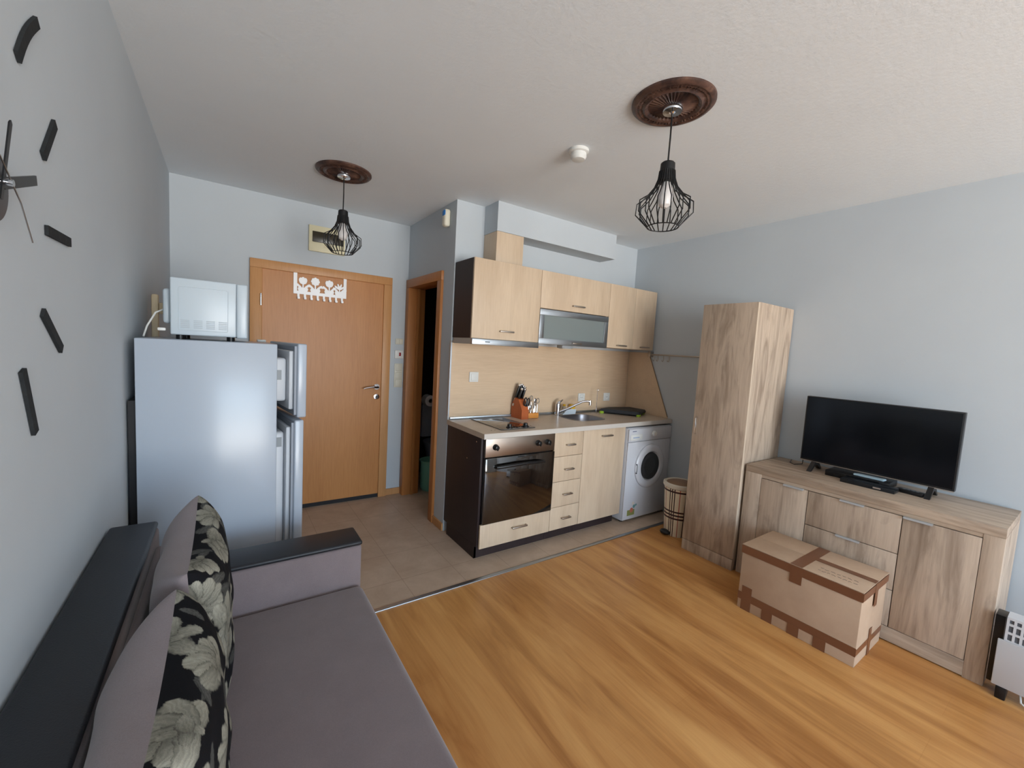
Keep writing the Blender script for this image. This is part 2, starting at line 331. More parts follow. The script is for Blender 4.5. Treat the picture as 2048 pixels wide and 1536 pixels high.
# motion sensor on bathroom wall
t=thing('motion_sensor','white and blue motion sensor high on wall near the kitchen corner','sensor',(BX,3.2,2.31))
mb=MB(); mb.box(BX-.048,BX,3.165,3.222,2.315,2.44,bev=.016,seg=4); mb.build('housing',mat('ivory',(226,222,204),.4),t)
B(BX-.051,BX-.012,3.168,3.219,2.385,2.436,bev=.014,seg=4).build('sensor_lens',blue,t)
# smoke detector
t=thing('smoke_detector','round white smoke detector on the ceiling between the two lamps','smoke detector',(1.842,1.955,H-.05))
MB().lathe([(.052,H),(.052,H-.014),(.046,H-.018)],(1.842,1.955,0),'z').build('base',whiteplastic,t)
MB().lathe([(.04,H-.018),(.042,H-.036),(.034,H-.05),(.012,H-.054)],(1.842,1.955,0),'z').build('chamber',whiteplastic,t)

# ---------------------------------------------------------------- pendants and medallions
def medallion(cx,cy,label):
    t=thing('ceiling_medallion',label,'ceiling medallion',(cx,cy,H-.03),'ceiling medallions')
    def mod(r,h,a):
        if .04<r<.10: h-=.003*math.cos(a*36)
        if .125<r<.142: h-=.0025*math.cos(a*60)
        return r,h
    MB().lathe([(.166,H),(.166,H-.008),(.158,H-.016),(.148,H-.018),(.142,H-.014),(.134,H-.017),(.126,H-.013),(.118,H-.016),(.112,H-.022),(.103,H-.018),(.098,H-.011),(.07,H-.014),(.045,H-.018),(.03,H-.02)],(cx,cy,0),'z',n=144,mod=mod).build('rosette',medal,t)
def pendant(cx,cy,label):
    t=thing('pendant_lamp',label,'pendant lamp',(cx,cy,1.975),'cage pendant lamps')
    MB().lathe([(.040,H-.018),(.041,H-.032),(.038,H-.038),(.012,H-.040),(.006,H-.046)],(cx,cy,0),'z').build('canopy',chrome,t)
    MB().tube([(cx,cy,H-.045),(cx+.001,cy,2.35),(cx-.001,cy,2.24)],.0035).build('cord',blackp,t)
    MB().lathe([(.008,2.255),(.024,2.250),(.029,2.245),(.031,2.20),(.036,2.17),(.032,2.168)],(cx,cy,0),'z').build('socket_cup',matblack,t)
    MB().lathe([(.013,2.19),(.016,2.17),(.024,2.14),(.030,2.11),(.030,2.095),(.024,2.075),(.010,2.064)],(cx,cy,0),'z').build('bulb',bulbm,t)
    mb=MB()
    for i in range(24):
        a=2*math.pi*i/24+.1; c,s=math.cos(a),math.sin(a)
        mb_=mb; inner=i%2
        P=[(.031,2.215),(.034,2.185),(.045,2.15),(.072,2.112),(.113,2.085),(.116,2.04),(.064,1.985)] if not inner else [(.031,2.215),(.035,2.18),(.048,2.145),(.075,2.11),(.100,2.082),(.102,2.035),(.064,1.985)]
        mb.tube([(cx+r*c,cy+r*s,z) for r,z in P],.0025,6)
    mb.tube([(cx+.064*math.cos(a),cy+.064*math.sin(a),1.985) for a in [2*math.pi*i/36 for i in range(36)]],.0024,6,closed=True)
    mb.build('wire_cage',matblack,t)
medallion(1.85,1.40,'carved brown ceiling medallion above the lamp in mid-room, nearer the camera'); pendant(1.85,1.40,'black wire cage pendant hanging in the middle of the room, nearer the camera')
medallion(.935,3.14,'carved brown ceiling medallion near the entrance door'); pendant(.935,3.14,'black wire cage pendant hanging in front of the entrance door')

# ---------------------------------------------------------------- wall clock (stick-on)
def bar(p,q,wd,th,curve=0):
    m_=MB(); n=8; P=[]; 
    y0,z0=p; y1,z1=q; d=Vector((y1-y0,z1-z0)); nn=Vector((-d.y,d.x)).normalized()
    C=[Vector((y0,z0))+d*(i/n)+nn*(curve*math.sin(math.pi*i/n)) for i in range(n+1)]
    poly=[tuple(c+nn*wd/2) for c in C]+[tuple(c-nn*wd/2) for c in C][::-1]
    return m_.prism(poly,'x',0.001,th)
for p,q,cv,lb in (((1.538,2.030),(1.432,1.910),-.008,'curved black foam clock marker, highest on the left wall'),
               ((1.628,1.870),(1.548,1.775),0,'straight black foam clock marker, second from the top on the left wall'),
               ((1.552,1.626),(1.712,1.628),0,'black foam clock marker level with just below the clock hands'),
               ((1.512,1.452),(1.622,1.372),0,'slanting black foam clock marker, second from the bottom on the left wall'),
               ((1.395,1.340),(1.445,1.212),0,'long black foam clock marker, lowest on the left wall')):
    bar(p,q,.021,.007,cv).build('clock_marker',foam,label=lb,cat='clock marker',group='stick-on clock markers',smooth=False)
mb=MB()
for k in range(5): mb.box(.001,.014,1.232+.008*(k%2),1.288,1.85-.014*k,1.862-.014*k)
mb.build('clock_numeral',foam,label='striped black clock numeral cut off by the left picture edge',cat='clock marker',smooth=False)
cy_,cz_=1.21,1.640
t=thing('wall_clock','dark round clock movement with hands, cut by the left picture edge','clock',(.0,cy_,cz_-.06))
MB().lathe([(.064,.001),(.064,.022),(.058,.028),(.03,.03)],(0,cy_+.012,cz_-.002),'x').build('movement',mat('clock_grey',(52,50,54),.35),t)
MB().prism([(cy_+.005,cz_+.001),(cy_+.02,cz_+.008),(cy_+.153,cz_+.050),(cy_+.157,cz_+.034),(cy_+.02,cz_-.010)],'x',.036,.039).build('hour_hand',blackp,t)
MB().prism([(cy_-.012,cz_-.03),(cy_-.004,cz_-.03),(cy_+.042,cz_+.095),(cy_+.038,cz_+.10),(cy_+.032,cz_+.095)],'x',.041,.043).build('minute_hand',blackp,t)
MB().tube([(.046,cy_-.02,cz_+.03),(.046,cy_+.05,cz_-.02),(.046,cy_+.095,cz_-.075)],.0012,6).build('second_hand',steel,t)
MB().cyl((.028,cy_+.012,cz_),(.05,cy_+.012,cz_),.005).build('spindle',chrome,t)

# ---------------------------------------------------------------- handles
def bow_handle(cx,y,cz,L_,parent,mt=None,dep=.024,wd=.012):
    h=L_/2; mb=MB()
    mb.box(cx-h,cx+h,y-dep,y-dep+.009,cz-wd/2,cz+wd/2,bev=.003)
    for q in (cx-h+.006,cx+h-.006): mb.box(q-.006,q+.006,y-dep+.004,y,cz-wd/2+.001,cz+wd/2-.001,bev=.002)
    return mb.build('handle',mt or satin,parent)

# ---------------------------------------------------------------- kitchen base run
LY=2.534; FY=LY+.018; CT=.873; CB=.838
X=[1.719,2.315,2.607,3.095]
# oven housing: carcass with dark end panel, drawer below the oven
t=thing('base_cabinet','dark-sided base cabinet housing the built-in oven','cabinet',(2.0,2.8,0))
mb=MB(); mb.box(1.702,1.719,FY+.005,K-.004,.09,CB,bev=.001); mb.box(1.702,1.719,FY+.035,K-.06,0,.09); mb.build('end_panel',wenge,t)
B(1.7195,2.314,FY+.07,K-.01,.08,.10).build('bottom_panel',wenge,t)
B(2.30,2.314,FY+.02,K-.01,.10,CB-.001).build('side_panel',wenge,t)
B(1.7025,2.314,FY+.035,FY+.05,0,.079).build('plinth',wenge,t)
dr=B(1.712,2.313,LY,FY,.083,.247,bev=.002).build('drawer',kw,t); bow_handle(2.03,LY,.185,.13,dr)
for z in (.80,.66): MB().cyl((1.700,2.62+.12*(z<.7),z),(1.702,2.62+.12*(z<.7),z),.004,n=10).build('screw',chrome,t)
# oven
t=thing('built_in_oven','stainless steel built-in oven with dark glass door under the hob','oven',(2.0,2.8,.25))
B(1.722,2.299,FY+.005,K-.05,.255,.83).build('oven_body',dark_int,t)
B(1.721,2.312,LY-.004,FY+.004,.708,.833,bev=.003).build('control_panel',mat('brushed_steel',(172,158,146),.32,1),t)
d_=B(1.721,2.312,LY-.012,FY+.004,.252,.702,bev=.004).build('oven_door',glass_dark,t)
mb=MB(); mb.tube([(1.80,LY-.012,.64),(1.80,LY-.04,.645),(1.83,LY-.052,.65),(2.0,LY-.058,.655),(2.16,LY-.052,.65),(2.19,LY-.04,.645),(2.19,LY-.012,.64)],.012,12); mb.build('handle',blackp,d_)
for kx in (1.795,2.155,2.243):
    k_=MB().lathe([(.021,LY-.004),(.021,LY-.012),(.017,LY-.016),(.015,LY-.034),(.012,LY-.036)],(kx,0,.775),'y'); k_.box(kx-.004,kx+.004,LY-.040,LY-.03,.758,.792); k_.build('knob',blackp,t)
B(1.98,2.035,LY-.0125,LY-.012,.690,.696).build('maker_mark',matblack,d_)
# drawer unit
t=thing('drawer_cabinet','narrow beech base cabinet with four drawers between oven and tall door','cabinet',(2.46,2.8,0))
mb=MB(); mb.box(2.3165,2.606,FY+.002,K-.01,.08,CB-.001); mb.build('carcass',wenge,t); B(2.3155,2.606,FY+.035,FY+.05,0,.079).build('plinth',wenge,t)
zz=[.083,.261,.457,.650,.834]
for i in range(4):
    dr=B(2.3165,2.6055,LY,FY,zz[i]+.0015,zz[i+1]-.0015,bev=.0015).build('drawer',kw,t); bow_handle(2.47,LY,(zz[i]+zz[i+1])/2-.004,.09,dr)
# door unit
t=thing('base_cabinet','beech base cabinet with single tall door beside the washing machine','cabinet',(2.85,2.8,0))
mb=MB(); mb.box(2.609,2.625,FY+.002,K-.01,.08,CB-.001); mb.box(3.08,3.094,FY+.002,K-.01,.08,CB-.001); mb.box(2.6255,3.0795,FY+.002,K-.01,.08,.10); mb.build('carcass',wenge,t)
B(2.6075,3.07,FY+.035,FY+.05,0,.079).build('plinth',wenge,t)
dr=B(2.609,3.093,LY,FY,.083,.834,bev=.002).build('door',kw,t); bow_handle(2.865,LY,.778,.12,dr)
# countertop with sink cut-out
t=thing('countertop','long beige laminate worktop running along the kitchen wall','countertop',(2.7,2.8,CB))
sx_,sy_,ra,rb_=2.872,2.835,.178,.150
def sup(a,ra,rb_,e=.62): c,s=math.cos(a),math.sin(a); return (sx_+ra*math.copysign(abs(c)**e,c), sy_+rb_*math.copysign(abs(s)**e,s))
x0,x1,y0,y1=1.694,3.70,LY-.02,K-.003; n=96
def rect(a):
    c,s=math.cos(a),math.sin(a); k=1e9
    if c>1e-9: k=min(k,(x1-sx_)/c)
    if c<-1e-9: k=min(k,(x0-sx_)/c)
    if s>1e-9: k=min(k,(y1-sy_)/s)
    if s<-1e-9: k=min(k,(y0-sy_)/s)
    return (sx_+k*c,sy_+k*s)
A=sorted([2*math.pi*i/n for i in range(n)]+[math.atan2(yy-sy_,xx-sx_)%(2*math.pi) for xx in (x0,x1) for yy in (y0,y1)]); n=len(A)
mb=MB(); vs=[]
for zf in (CT,CB):
    vs+=[(*sup(a,ra,rb_),zf) for a in A]+[(*rect(a),zf) for a in A]
fs=[]
for i in range(n):
    j=(i+1)%n
    fs+=[(i,j,n+j,n+i),(2*n+i,3*n+i,3*n+j,2*n+j),(n+i,n+j,3*n+j,3*n+i),(i,2*n+i,2*n+j,j)]
mb._add(vs,fs); mb.build('worktop',countm,t,smooth=False)
B(x0,x1,y0-.0025,y0-.0002,CB,CT-.001).build('edge_band',count_edge,t)
B(BX+.01,x1-.012,K-.022,K-.004,CT+.0005,CT+.02,bev=.004).build('upstand_strip',alu,t)
# backsplash panels
B(BX+.009,W-.008,K-.0045,K-.0005,CT+.0005,1.47).build('backsplash',kwh,label='beech-coloured backsplash board on wall between worktop and wall cabinets',cat='backsplash')
mb=MB(); mb.prism([(K-.005,CT+.001),(2.561,CT+.001),(2.823,1.471),(K-.005,1.471)],'x',W-.007,W-.0005); mb.build('side_splash',kwh,label='slanted beech-coloured side splash board on the right-hand wall',cat='backsplash',smooth=False)
mb=MB(); mb.tube([(W-.006,2.563,CT+.012),(W-.006,2.823,1.465)],.0045,6); mb.build('trim_4',mat('grey_edge',(140,118,96),.5)); bpy.data.objects['trim_4']['kind']='structure'
# sink
t=thing('kitchen_sink','small oval stainless steel sink sunk in the worktop below the tap','sink',(sx_,sy_,CT-.12))
mb=MB(); prof=[(1.05,CT+.001),(1.05,CT+.003),(1.0,CT+.004),(.965,CT+.001),(.93,CT-.02),(.88,CT-.09),(.75,CT-.118),(.4,CT-.124),(.12,CT-.126)]
V=[];n=72
for k,z in prof: V+=[(*sup(2*math.pi*i/n,ra*k,rb_*k,.62 if k>.5 else .9),z) for i in range(n)]
F=[]
for j in range(len(prof)-1): F+=[(j*n+i,j*n+(i+1)%n,(j+1)*n+(i+1)%n,(j+1)*n+i) for i in range(n)]
F.append(tuple(range((len(prof)-1)*n,len(prof)*n))); mb._add(V,F); mb.build('bowl',mat('sink_steel',(150,150,156),.3,1),t)
MB().lathe([(.03,CT-.1255),(.034,CT-.1215),(.02,CT-.1235)],(sx_,sy_,0),'z').build('drain',chrome,t)
# tap
t=thing('mixer_tap','chrome single-lever mixer tap on the worktop behind the sink','tap',(2.735,2.99,CT))
fx,fy=2.730,3.00
MB().lathe([(.03,CT),(.03,CT+.008),(.024,CT+.012),(.024,CT+.085),(.022,CT+.105),(.012,CT+.112)],(fx,fy,0),'z').build('body',chrome,t)
MB().tube([(fx+.005,fy-.02,CT+.035),(fx+.06,fy-.06,CT+.065),(fx+.12,fy-.10,CT+.105),(fx+.17,fy-.13,CT+.135),(fx+.205,fy-.155,CT+.142),(fx+.222,fy-.165,CT+.138)],[.013,.011,.0095,.009,.0085,.009],12).build('spout',chrome,t)
MB().cyl((fx+.225,fy-.166,CT+.148),(fx+.225,fy-.166,CT+.105),.011).build('aerator',chrome,t)
MB().tube([(fx,fy,CT+.11),(fx+.01,fy-.01,CT+.118),(fx+.05,fy+.0,CT+.135)],[.012,.011,.006],10).build('lever',chrome,t)
# hob
t=thing('ceramic_hob','black glass two-zone ceramic hob with knobs set in the worktop','hob',(2.0,2.8,CT))
hx0,hx1,hy0,hy1=1.872,2.165,2.585,3.02
B(hx0,hx1,hy0,hy1,CT+.0005,CT+.005,bev=.0015).build('glass_plate',hobglass,t)
mb=MB()
for a_,b_ in (((hx0,hx1,hy0,hy0+.004),0),((hx0,hx1,hy1-.004,hy1),0),((hx0,hx0+.004,hy0,hy1),0),((hx1-.004,hx1,hy0,hy1),0)): mb.box(*a_,CT+.0052,CT+.0065)
mb.build('rim',steel,t)
for yy,rr in ((2.90,.085),(2.73,.07)):
    mb=MB(); mb.tube([(2.0+rr*math.cos(a),yy+rr*math.sin(a),CT+.0053) for a in [2*math.pi*i/40 for i in range(40)]],.0007,4,closed=True); mb.build('cooking_zone',satin,t)
for kx in (1.965,2.105): MB().lathe([(.024,CT+.005),(.024,CT+.012),(.017,CT+.016),(.015,CT+.032),(.01,CT+.034)],(kx,2.625,0),'z',n=24).build('knob',blackp,t)
for kx in (1.80,1.83):
    MB().lathe([(.004,CT),(.004,CT+.003),(.001,CT+.004)],(kx,2.60,0),'z',n=10).build('worktop_screw',satin,label='small metal screw cap on the worktop corner, '+('farther from the hob' if kx<1.81 else 'nearer to the hob'),cat='screw',group='worktop screw caps')

# ---------------------------------------------------------------- things on the worktop
bx,by=2.303,2.975
t=thing('knife_block','slanted reddish wooden knife block standing on worktop right of hob','knife block',(bx,by,CT))
mb=MB(); mb.prism([(by-.075,CT),(by+.075,CT),(by+.075,CT+.10),(by+.03,CT+.165),(by-.02,CT+.155),(by-.075,CT+.075)],'x',bx-.036,bx+.031); mb.build('block',blockw,t)
kn=[( -.026,.045,.0,.125),(-.008,.045,.0,.13),(.011,.04,.0,.115),(.028,.04,0,.105),(-.016,.01,0,.095),(.014,.01,0,.09)]
def knife(dx,dy,L_,lb):
    k=thing('kitchen_knife','black-handled knife in the wooden block, '+lb,'knife',(bx+dx,by+dy,CT+.15),'knives in the knife block')
    mt=Matrix.Translation((bx+dx,by+dy,CT+.152))@Matrix.Rotation(R(14),4,'Y')@Matrix.Rotation(R(8),4,'X')
    m1=MB().box(-.008,.008,-.012,.012,.008,L_,bev=.005); m1.xf(mt); m1.build('handle',blackp,k)
    m2=MB().box(-.0085,.0085,-.0125,.0125,L_-.014,L_+.003,bev=.002); m2.xf(mt); m2.build('end_cap',chrome,k)
    m3=MB().box(-.001,.001,-.01,.01,-.06,.01); m3.xf(mt); m3.build('blade',steel,k)
for a,lb in zip(kn,('leftmost of the back row','second from left in the back row','third from left in the back row','rightmost of the back row','left one of the front pair','right one of the front pair')): knife(a[0],a[1],a[3],lb)
t=thing('kitchen_scissors','black-handled scissors in the front slot of the knife block','scissors',(bx+.02,by-.06,CT+.08))
mt=Matrix.Translation((bx+.012,by-.055,CT+.085))@Matrix.Rotation(R(10),4,'Y')
for sg in (-1,1):
    m1=MB().tube([(sg*(.012+.013*math.sin(a))+.003*sg,0,.055-.032*math.cos(a)) for a in [2*math.pi*i/16 for i in range(16)]],.005,6,closed=True); m1.xf(mt); m1.build('grip',blackp,t)
m1=MB().box(-.010,.010,-.002,.002,-.02,.028,bev=.001); m1.xf(mt); m1.build('blades',blackp,t)
hx=2.405
t=thing('cutlery_block','low light wood stand holding steel cutlery beside the knife block','cutlery stand',(hx,by,CT))
B(hx-.055,hx+.055,by-.055,by+.02,CT,CT+.045,bev=.008).build('block',lightblock,t)
def utensil(x,y,h,kind,lean,lb):
    k=thing('cutlery_piece','steel '+lb+' in the low light wood stand','cutlery',(x,y,CT+.045),'cutlery in the wooden stand')
    mt=Matrix.Translation((x,y,CT+.03))@Matrix.Rotation(R(lean),4,'Y')
    m1=MB().tube([(0,0,0),(0,0,h*.6),(0,.002,h-.02)],[.0055,.004,.0025],8); m1.xf(mt); m1.build('handle',steel if kind else blackp,k)
    m2=MB()
    if kind==1: m2.sphere((0,.002,h),.018,(.75,.25,1.2),14)
    elif kind==2:
        for q in (-.009,-.003,.003,.009): m2.box(q-.001,q+.001,0,.002,h-.005,h+.03)
        m2.box(-.010,.010,0,.002,h-.018,h-.004,bev=.0008)
    else: m2.tube([(.015*math.cos(a),.002,h+.012+.02*math.sin(a)) for a in [2*math.pi*i/14 for i in range(14)]],.003,6,closed=True)
    m2.xf(mt); m2.build('head',steel,k)
for a in ((hx-.042,by-.03,.10,3,0,'loop-headed utensil at the left front'),(hx-.035,by-.005,.095,1,2,'spoon at the left back'),(hx-.015,by-.03,.06,1,-3,'short spoon at the front left of centre'),(hx,by-.01,.12,3,0,'tallest loop-headed utensil near the middle'),(hx+.008,by-.035,.07,2,0,'short fork at the front middle'),(hx+.025,by-.03,.09,2,4,'taller fork right of centre'),(hx+.035,by-.005,.11,1,6,'spoon at the right back'),(hx+.045,by-.03,.10,3,5,'loop-headed utensil at the right end')): utensil(*a)
# dish tray with soap things
t=thing('soap_tray','small white dish tray with patterned side behind the sink','tray',(2.87,3.015,CT))
MB().prism([(2.795,CT+.001),(2.945,CT+.001),(2.955,CT+.045),(2.90,CT+.05),(2.84,CT+.042)],'y',3.0,3.003).build('front',mat('pale_tray',(214,224,232),.4),t)
B(2.80,2.95,3.003,3.044,CT+.0005,CT+.012,bev=.003).build('base',mat('pale_tray',(214,224,232),.4),t)
B(2.895,2.945,3.006,3.040,CT+.013,CT+.088,bev=.006).build('sponge',yellow,label='yellow washing-up sponge standing in the white tray',cat='sponge')
t=thing('soap_bottle','clear soap bottle with yellow cap beside the tap','bottle',(2.82,3.02,CT))
MB().lathe([(.018,CT+.0125),(.019,CT+.055),(.010,CT+.07),(.010,CT+.075)],(2.825,3.022,0),'z').build('bottle',clear,t); MB().lathe([(.012,CT+.0755),(.012,CT+.09),(.006,CT+.093)],(2.825,3.022,0),'z').build('cap',yellow,t)
# paper towel / glass holder
px_,py_=3.17,2.96
t=thing('towel_holder','thin wire paper towel holder standing empty right of the sink','towel holder',(px_,py_,CT))
MB().tube([(px_,py_,CT+.004),(px_,py_,CT+.215)],.0032).build('rod',chrome,t)
MB().tube([(px_,py_+.009*math.cos(a),CT+.224+.009*math.sin(a)) for a in [2*math.pi*i/16 for i in range(16)]],.0025,6,closed=True).build('ring',chrome,t)
mb=MB()
for k in range(3):
    a=2*math.pi*k/3+.4; mb.tube([(px_,py_,CT+.006),(px_+.03*math.cos(a),py_+.03*math.sin(a),CT+.012),(px_+.055*math.cos(a),py_+.055*math.sin(a),CT+.004)],.0028,6)
mb.build('feet',chrome,t)
# dark draining mat
t=thing('draining_tray','dark grey draining tray with lime green feet on right end of worktop','draining tray',(3.45,2.84,CT))
mb=MB(); mb.prism([(3.25,2.995),(3.42,3.04),(3.69,3.0),(3.69,2.80),(3.46,2.69)],'z',CT+.012,CT+.044); bmesh.ops.bevel(mb.bm,geom=mb.bm.edges[:],offset=.008,segments=2,affect='EDGES'); mb.build('tray',mat('charcoal_plastic',(52,54,58),.6),t)
for a_ in ((3.47,2.712),(3.26,2.975),(3.665,2.82)): B(a_[0]-.02,a_[0]+.02,a_[1]-.012,a_[1]+.012,CT,CT+.022,bev=.004).build('foot',lime,t)

# splash switch and sockets
t=thing('wall_switch','white single light switch on the beech backsplash','light switch',(1.903,K,1.16))
B(1.863,1.943,K-.014,K-.004,1.160,1.238,bev=.003).build('plate',whiteplastic,t); B(1.876,1.930,K-.019,K-.013,1.172,1.226,bev=.003).build('rocker',whiteplastic,t)
for sx2,lb in ((3.066,'white wall socket behind the tap spout'),(3.405,'white wall socket on backsplash above the draining tray')):
    t=thing('wall_socket',lb,'socket',(sx2,K,.98),'backsplash sockets')
    B(sx2-.042,sx2+.042,K-.014,K-.004,.978,1.056,bev=.003).build('plate',whiteplastic,t)
    MB().lathe([(.022,K-.0145),(.024,K-.017),(.027,K-.017),(.028,K-.013)],(sx2,0,1.017),'y').build('rim',whiteplastic,t)
    mb=MB(); mb.cyl((sx2-.009,K-.0145,1.017),(sx2-.009,K-.0155,1.017),.003,n=10); mb.cyl((sx2+.009,K-.0145,1.017),(sx2+.009,K-.0155,1.017),.003,n=10); mb.build('holes',matblack,t)

# ---------------------------------------------------------------- wall cabinets
UY,UT,UB=2.775,2.04,1.493; U=[1.706,2.290,3.045,3.682]; UF=UY+.018
def wcab(x0,x1,label,endpanel=False):
    t=thing('wall_cabinet',label,'cabinet',((x0+x1)/2,2.9,UB),'kitchen wall cabinets')
    mb=MB(); s=.016
    mb.box(x0+.001,x0+s,UF+.001,K-.005,UB,UT); mb.box(x1-s,x1-.001,UF+.001,K-.005,UB,UT); mb.box(x0+s,x1-s,UF+.001,K-.005,UT-s,UT); mb.box(x0+s,x1-s,UF+.001,K-.005,UB,UB+s); mb.box(x0+s,x1-s,K-.012,K-.005,UB+s,UT-s)
    mb.build('carcass',wenge if endpanel else kw,t,smooth=False); return t
t=wcab(U[0],U[1],'leftmost beech wall cabinet with dark side, above the extractor hood',True)
d_=B(U[0]+.001,U[1]-.0015,UY,UF,UB,UT,bev=.0015).build('door',kw,t); bow_handle(1.99,UY,1.553,.12,d_)
t=wcab(U[1],U[2],'middle wall cabinet with wooden flap over a frosted glass door')
d_=B(U[1]+.0015,U[2]-.0015,UY,UF,1.758,UT,bev=.0015).build('flap_door',kw,t); bow_handle(2.677,UY,1.803,.13,d_)
gx0,gx1,gz0,gz1=U[1]+.0015,U[2]-.0015,UB-.008,1.752
mb=MB()
bwf=.045
for a_ in ((gx0,gx1,gz0,gz0+bwf),(gx0,gx1,gz1-bwf,gz1),(gx0,gx0+bwf,gz0+bwf,gz1-bwf),(gx1-bwf,gx1,gz0+bwf,gz1-bwf)): mb.box(a_[0],a_[1],UY-.004,UF,a_[2],a_[3],bev=.002)
d_=mb.build('glass_door_frame',alu,t); B(gx0+bwf-.003,gx1-bwf+.003,UY+.004,UY+.009,gz0+bwf-.003,gz1-bwf+.003).build('glass_pane',frost,d_); bow_handle(2.675,UY-.004,gz0+.02,.10,d_)
t=wcab(U[2],U[3],'rightmost beech wall cabinet with two narrow doors')
xm=(U[2]+U[3])/2+.02
d_=B(U[2]+.0015,xm-.0008,UY,UF,UB,UT,bev=.001).build('door',kw,t); bow_handle(3.225,UY,1.516,.12,d_)
d_=B(xm+.0008,U[3]-.0015,UY,UF,UB,UT,bev=.001).build('door',kw,t); bow_handle(3.545,UY,1.516,.12,d_)
# dishes behind the frosted glass
dm=mat('dish_white',(232,228,214),.3)
for x,lb in ((2.46,'blurred white bowl stack at left behind the frosted glass'),(2.84,'blurred cream bowl stack at right behind the frosted glass')):
    mb=MB(); z0=UB+.0165
    for k in range(4): mb.lathe([(.03,z0+k*.022),(.07,z0+.028+k*.022),(.066,z0+.028+k*.022),(.028,z0+.004+k*.022)],(x,2.868,0),'z',n=32)
    mb.build('bowl_stack',dm,label=lb,cat='bowls')
# hood
t=thing('extractor_hood','slim silver extractor hood under the leftmost wall cabinet','extractor hood',(1.99,2.9,1.445))
B(1.708,U[1]-.003,UY+.02,K-.02,1.452,1.4925).build('body',mat('hood_grey',(186,178,168),.5),t)
B(1.708,U[1]-.003,UY-.014,UY+.0195,1.450,1.4905,bev=.003).build('front_bar',alu,t)
B(1.81,1.85,UY-.0148,UY-.014,1.468,1.474).build('maker_mark',matblack,t)
# filler (duct cover) in beech on top of cabinets
B(1.938,2.177,2.884,K-.002,UT+.001,2.280,bev=.0015).build('duct_cover',kw,label='square beech duct cover standing on the leftmost wall cabinet',cat='duct cover')
# small puck light below glass cabinet
t=thing('under_cabinet_light','small grey lamp under the frosted glass cabinet','lamp',(2.62,2.84,1.46))
B(2.56,2.68,2.80,2.87,1.462,1.4915,bev=.006).build('housing',mat('grey_plastic',(156,158,160),.4),t); B(2.575,2.665,2.81,2.86,1.458,1.4615,bev=.001).build('diffuser',whiteplastic,t)

# rail with hooks on right wall
t=thing('hanging_rail','steel hanging rail with loose hooks on right wall beside wardrobe','rail',(W,2.4,1.44))
MB().tube([(W-.04,2.79,1.455),(W-.04,1.99,1.455)],.007,10).build('bar',satin,t)
B(W-.05,W,2.775,2.805,1.435,1.485,bev=.003).build('bracket',satin,t)
for yy in (2.73,2.69,2.63,2.575,2.565):
    MB().tube([(W-.04,yy,1.463),(W-.048,yy,1.44),(W-.044,yy,1.425),(W-.044,yy,1.408),(W-.052,yy+.002,1.396),(W-.064,yy+.002,1.400),(W-.066,yy+.002,1.41)],.0028,6).build('hook',satin,t)

# ---------------------------------------------------------------- washing machine
wx0,wx1,wy,wz=3.106,3.690,2.505,.823
t=thing('washing_machine','white front-loading washing machine under the right end of the worktop','washing machine',(3.4,2.8,0))
wb=B(wx0,wx1,wy+.012,K-.03,.018,wz,bev=.006).build('cabinet',washw,t)
B(wx0+.001,wx1-.001,wy,wy+.0118,.022,wz-.122,bev=.005).build('front_panel',washw,t)
cp=B(wx0+.001,wx1-.001,wy-.004,wy+.0118,wz-.118,wz-.006,bev=.006).build('control_panel',washw,t)
B(wx0+.02,wx0+.17,wy-.0062,wy-.004,wz-.105,wz-.055,bev=.002).build('detergent_drawer',whiteplastic,cp)
B(wx0+.04,wx0+.09,wy-.0052,wy-.004,wz-.030,wz-.024).build('maker_mark',mat('blue_grey_print',(90,100,130),.5),cp)
B(wx0+.05,wx0+.13,wy-.0072,wy-.0062,wz-.085,wz-.078).build('printed_line',mat('pale_blue_print',(150,170,205),.5),cp)
MB().lathe([(.026,wy-.004),(.026,wy-.010),(.022,wy-.013),(.02,wy-.024),(.016,wy-.026)],(3.43,0,wz-.06),'y').build('program_dial',whiteplastic,cp)
wc=(3.405,0,.475)
pr=MB().lathe([(.195,wy),(.195,wy-.012),(.185,wy-.022),(.165,wy-.026),(.135,wy-.022),(.125,wy-.012),(.122,wy+.0)],wc,'y',n=72).build('porthole_ring',washw,t)
MB().lathe([(.122,wy-.010),(.118,wy-.018),(.09,wy-.012),(.05,wy-.006),(.01,wy-.004)],wc,'y',n=64).build('porthole_glass',mat('porthole_glass',(30,32,36),.06,spec=.8,coat=.8),pr)
B(3.215,3.222,wy-.028,wy-.02,.44,.50,bev=.003).build('door_latch',mat('grey_plastic',(156,158,160),.4),pr)
for z in (.433,.507): MB().cyl((3.214,wy-.025,z),(3.214,wy-.018,z),.005,n=10).build('hinge_screw',blackp,pr)
mb=MB(); mb.box(wx0+.055,wx0+.15,wy-.0008,wy-.0003,.055,.105); mb.build('sticker_ground',mat('sticker_green',(138,142,80),.6),t)
for cx_,cz_2,r_,mm in ((.11,.12,.022,'sticker_red'),(.14,.15,.016,'sticker_teal'),(.125,.18,.014,'sticker_white'),(.165,.16,.010,'sticker_teal')):
    mc={'sticker_red':(190,110,90),'sticker_teal':(110,150,150),'sticker_white':(214,204,190)}[mm]
    MB().lathe([(r_,wy-.0004),(r_,wy-.0010),(r_*.5,wy-.0011)],(wx0+cx_,0,cz_2-.02),'y',n=14).build('sticker_bloom',mat(mm,mc,.6),t)
for x in (wx0+.04,wx1-.04):
    for y in (wy+.05,K-.08): MB().cyl((x,y,0),(x,y,.018),.02,n=16).build('foot',blackp,t)

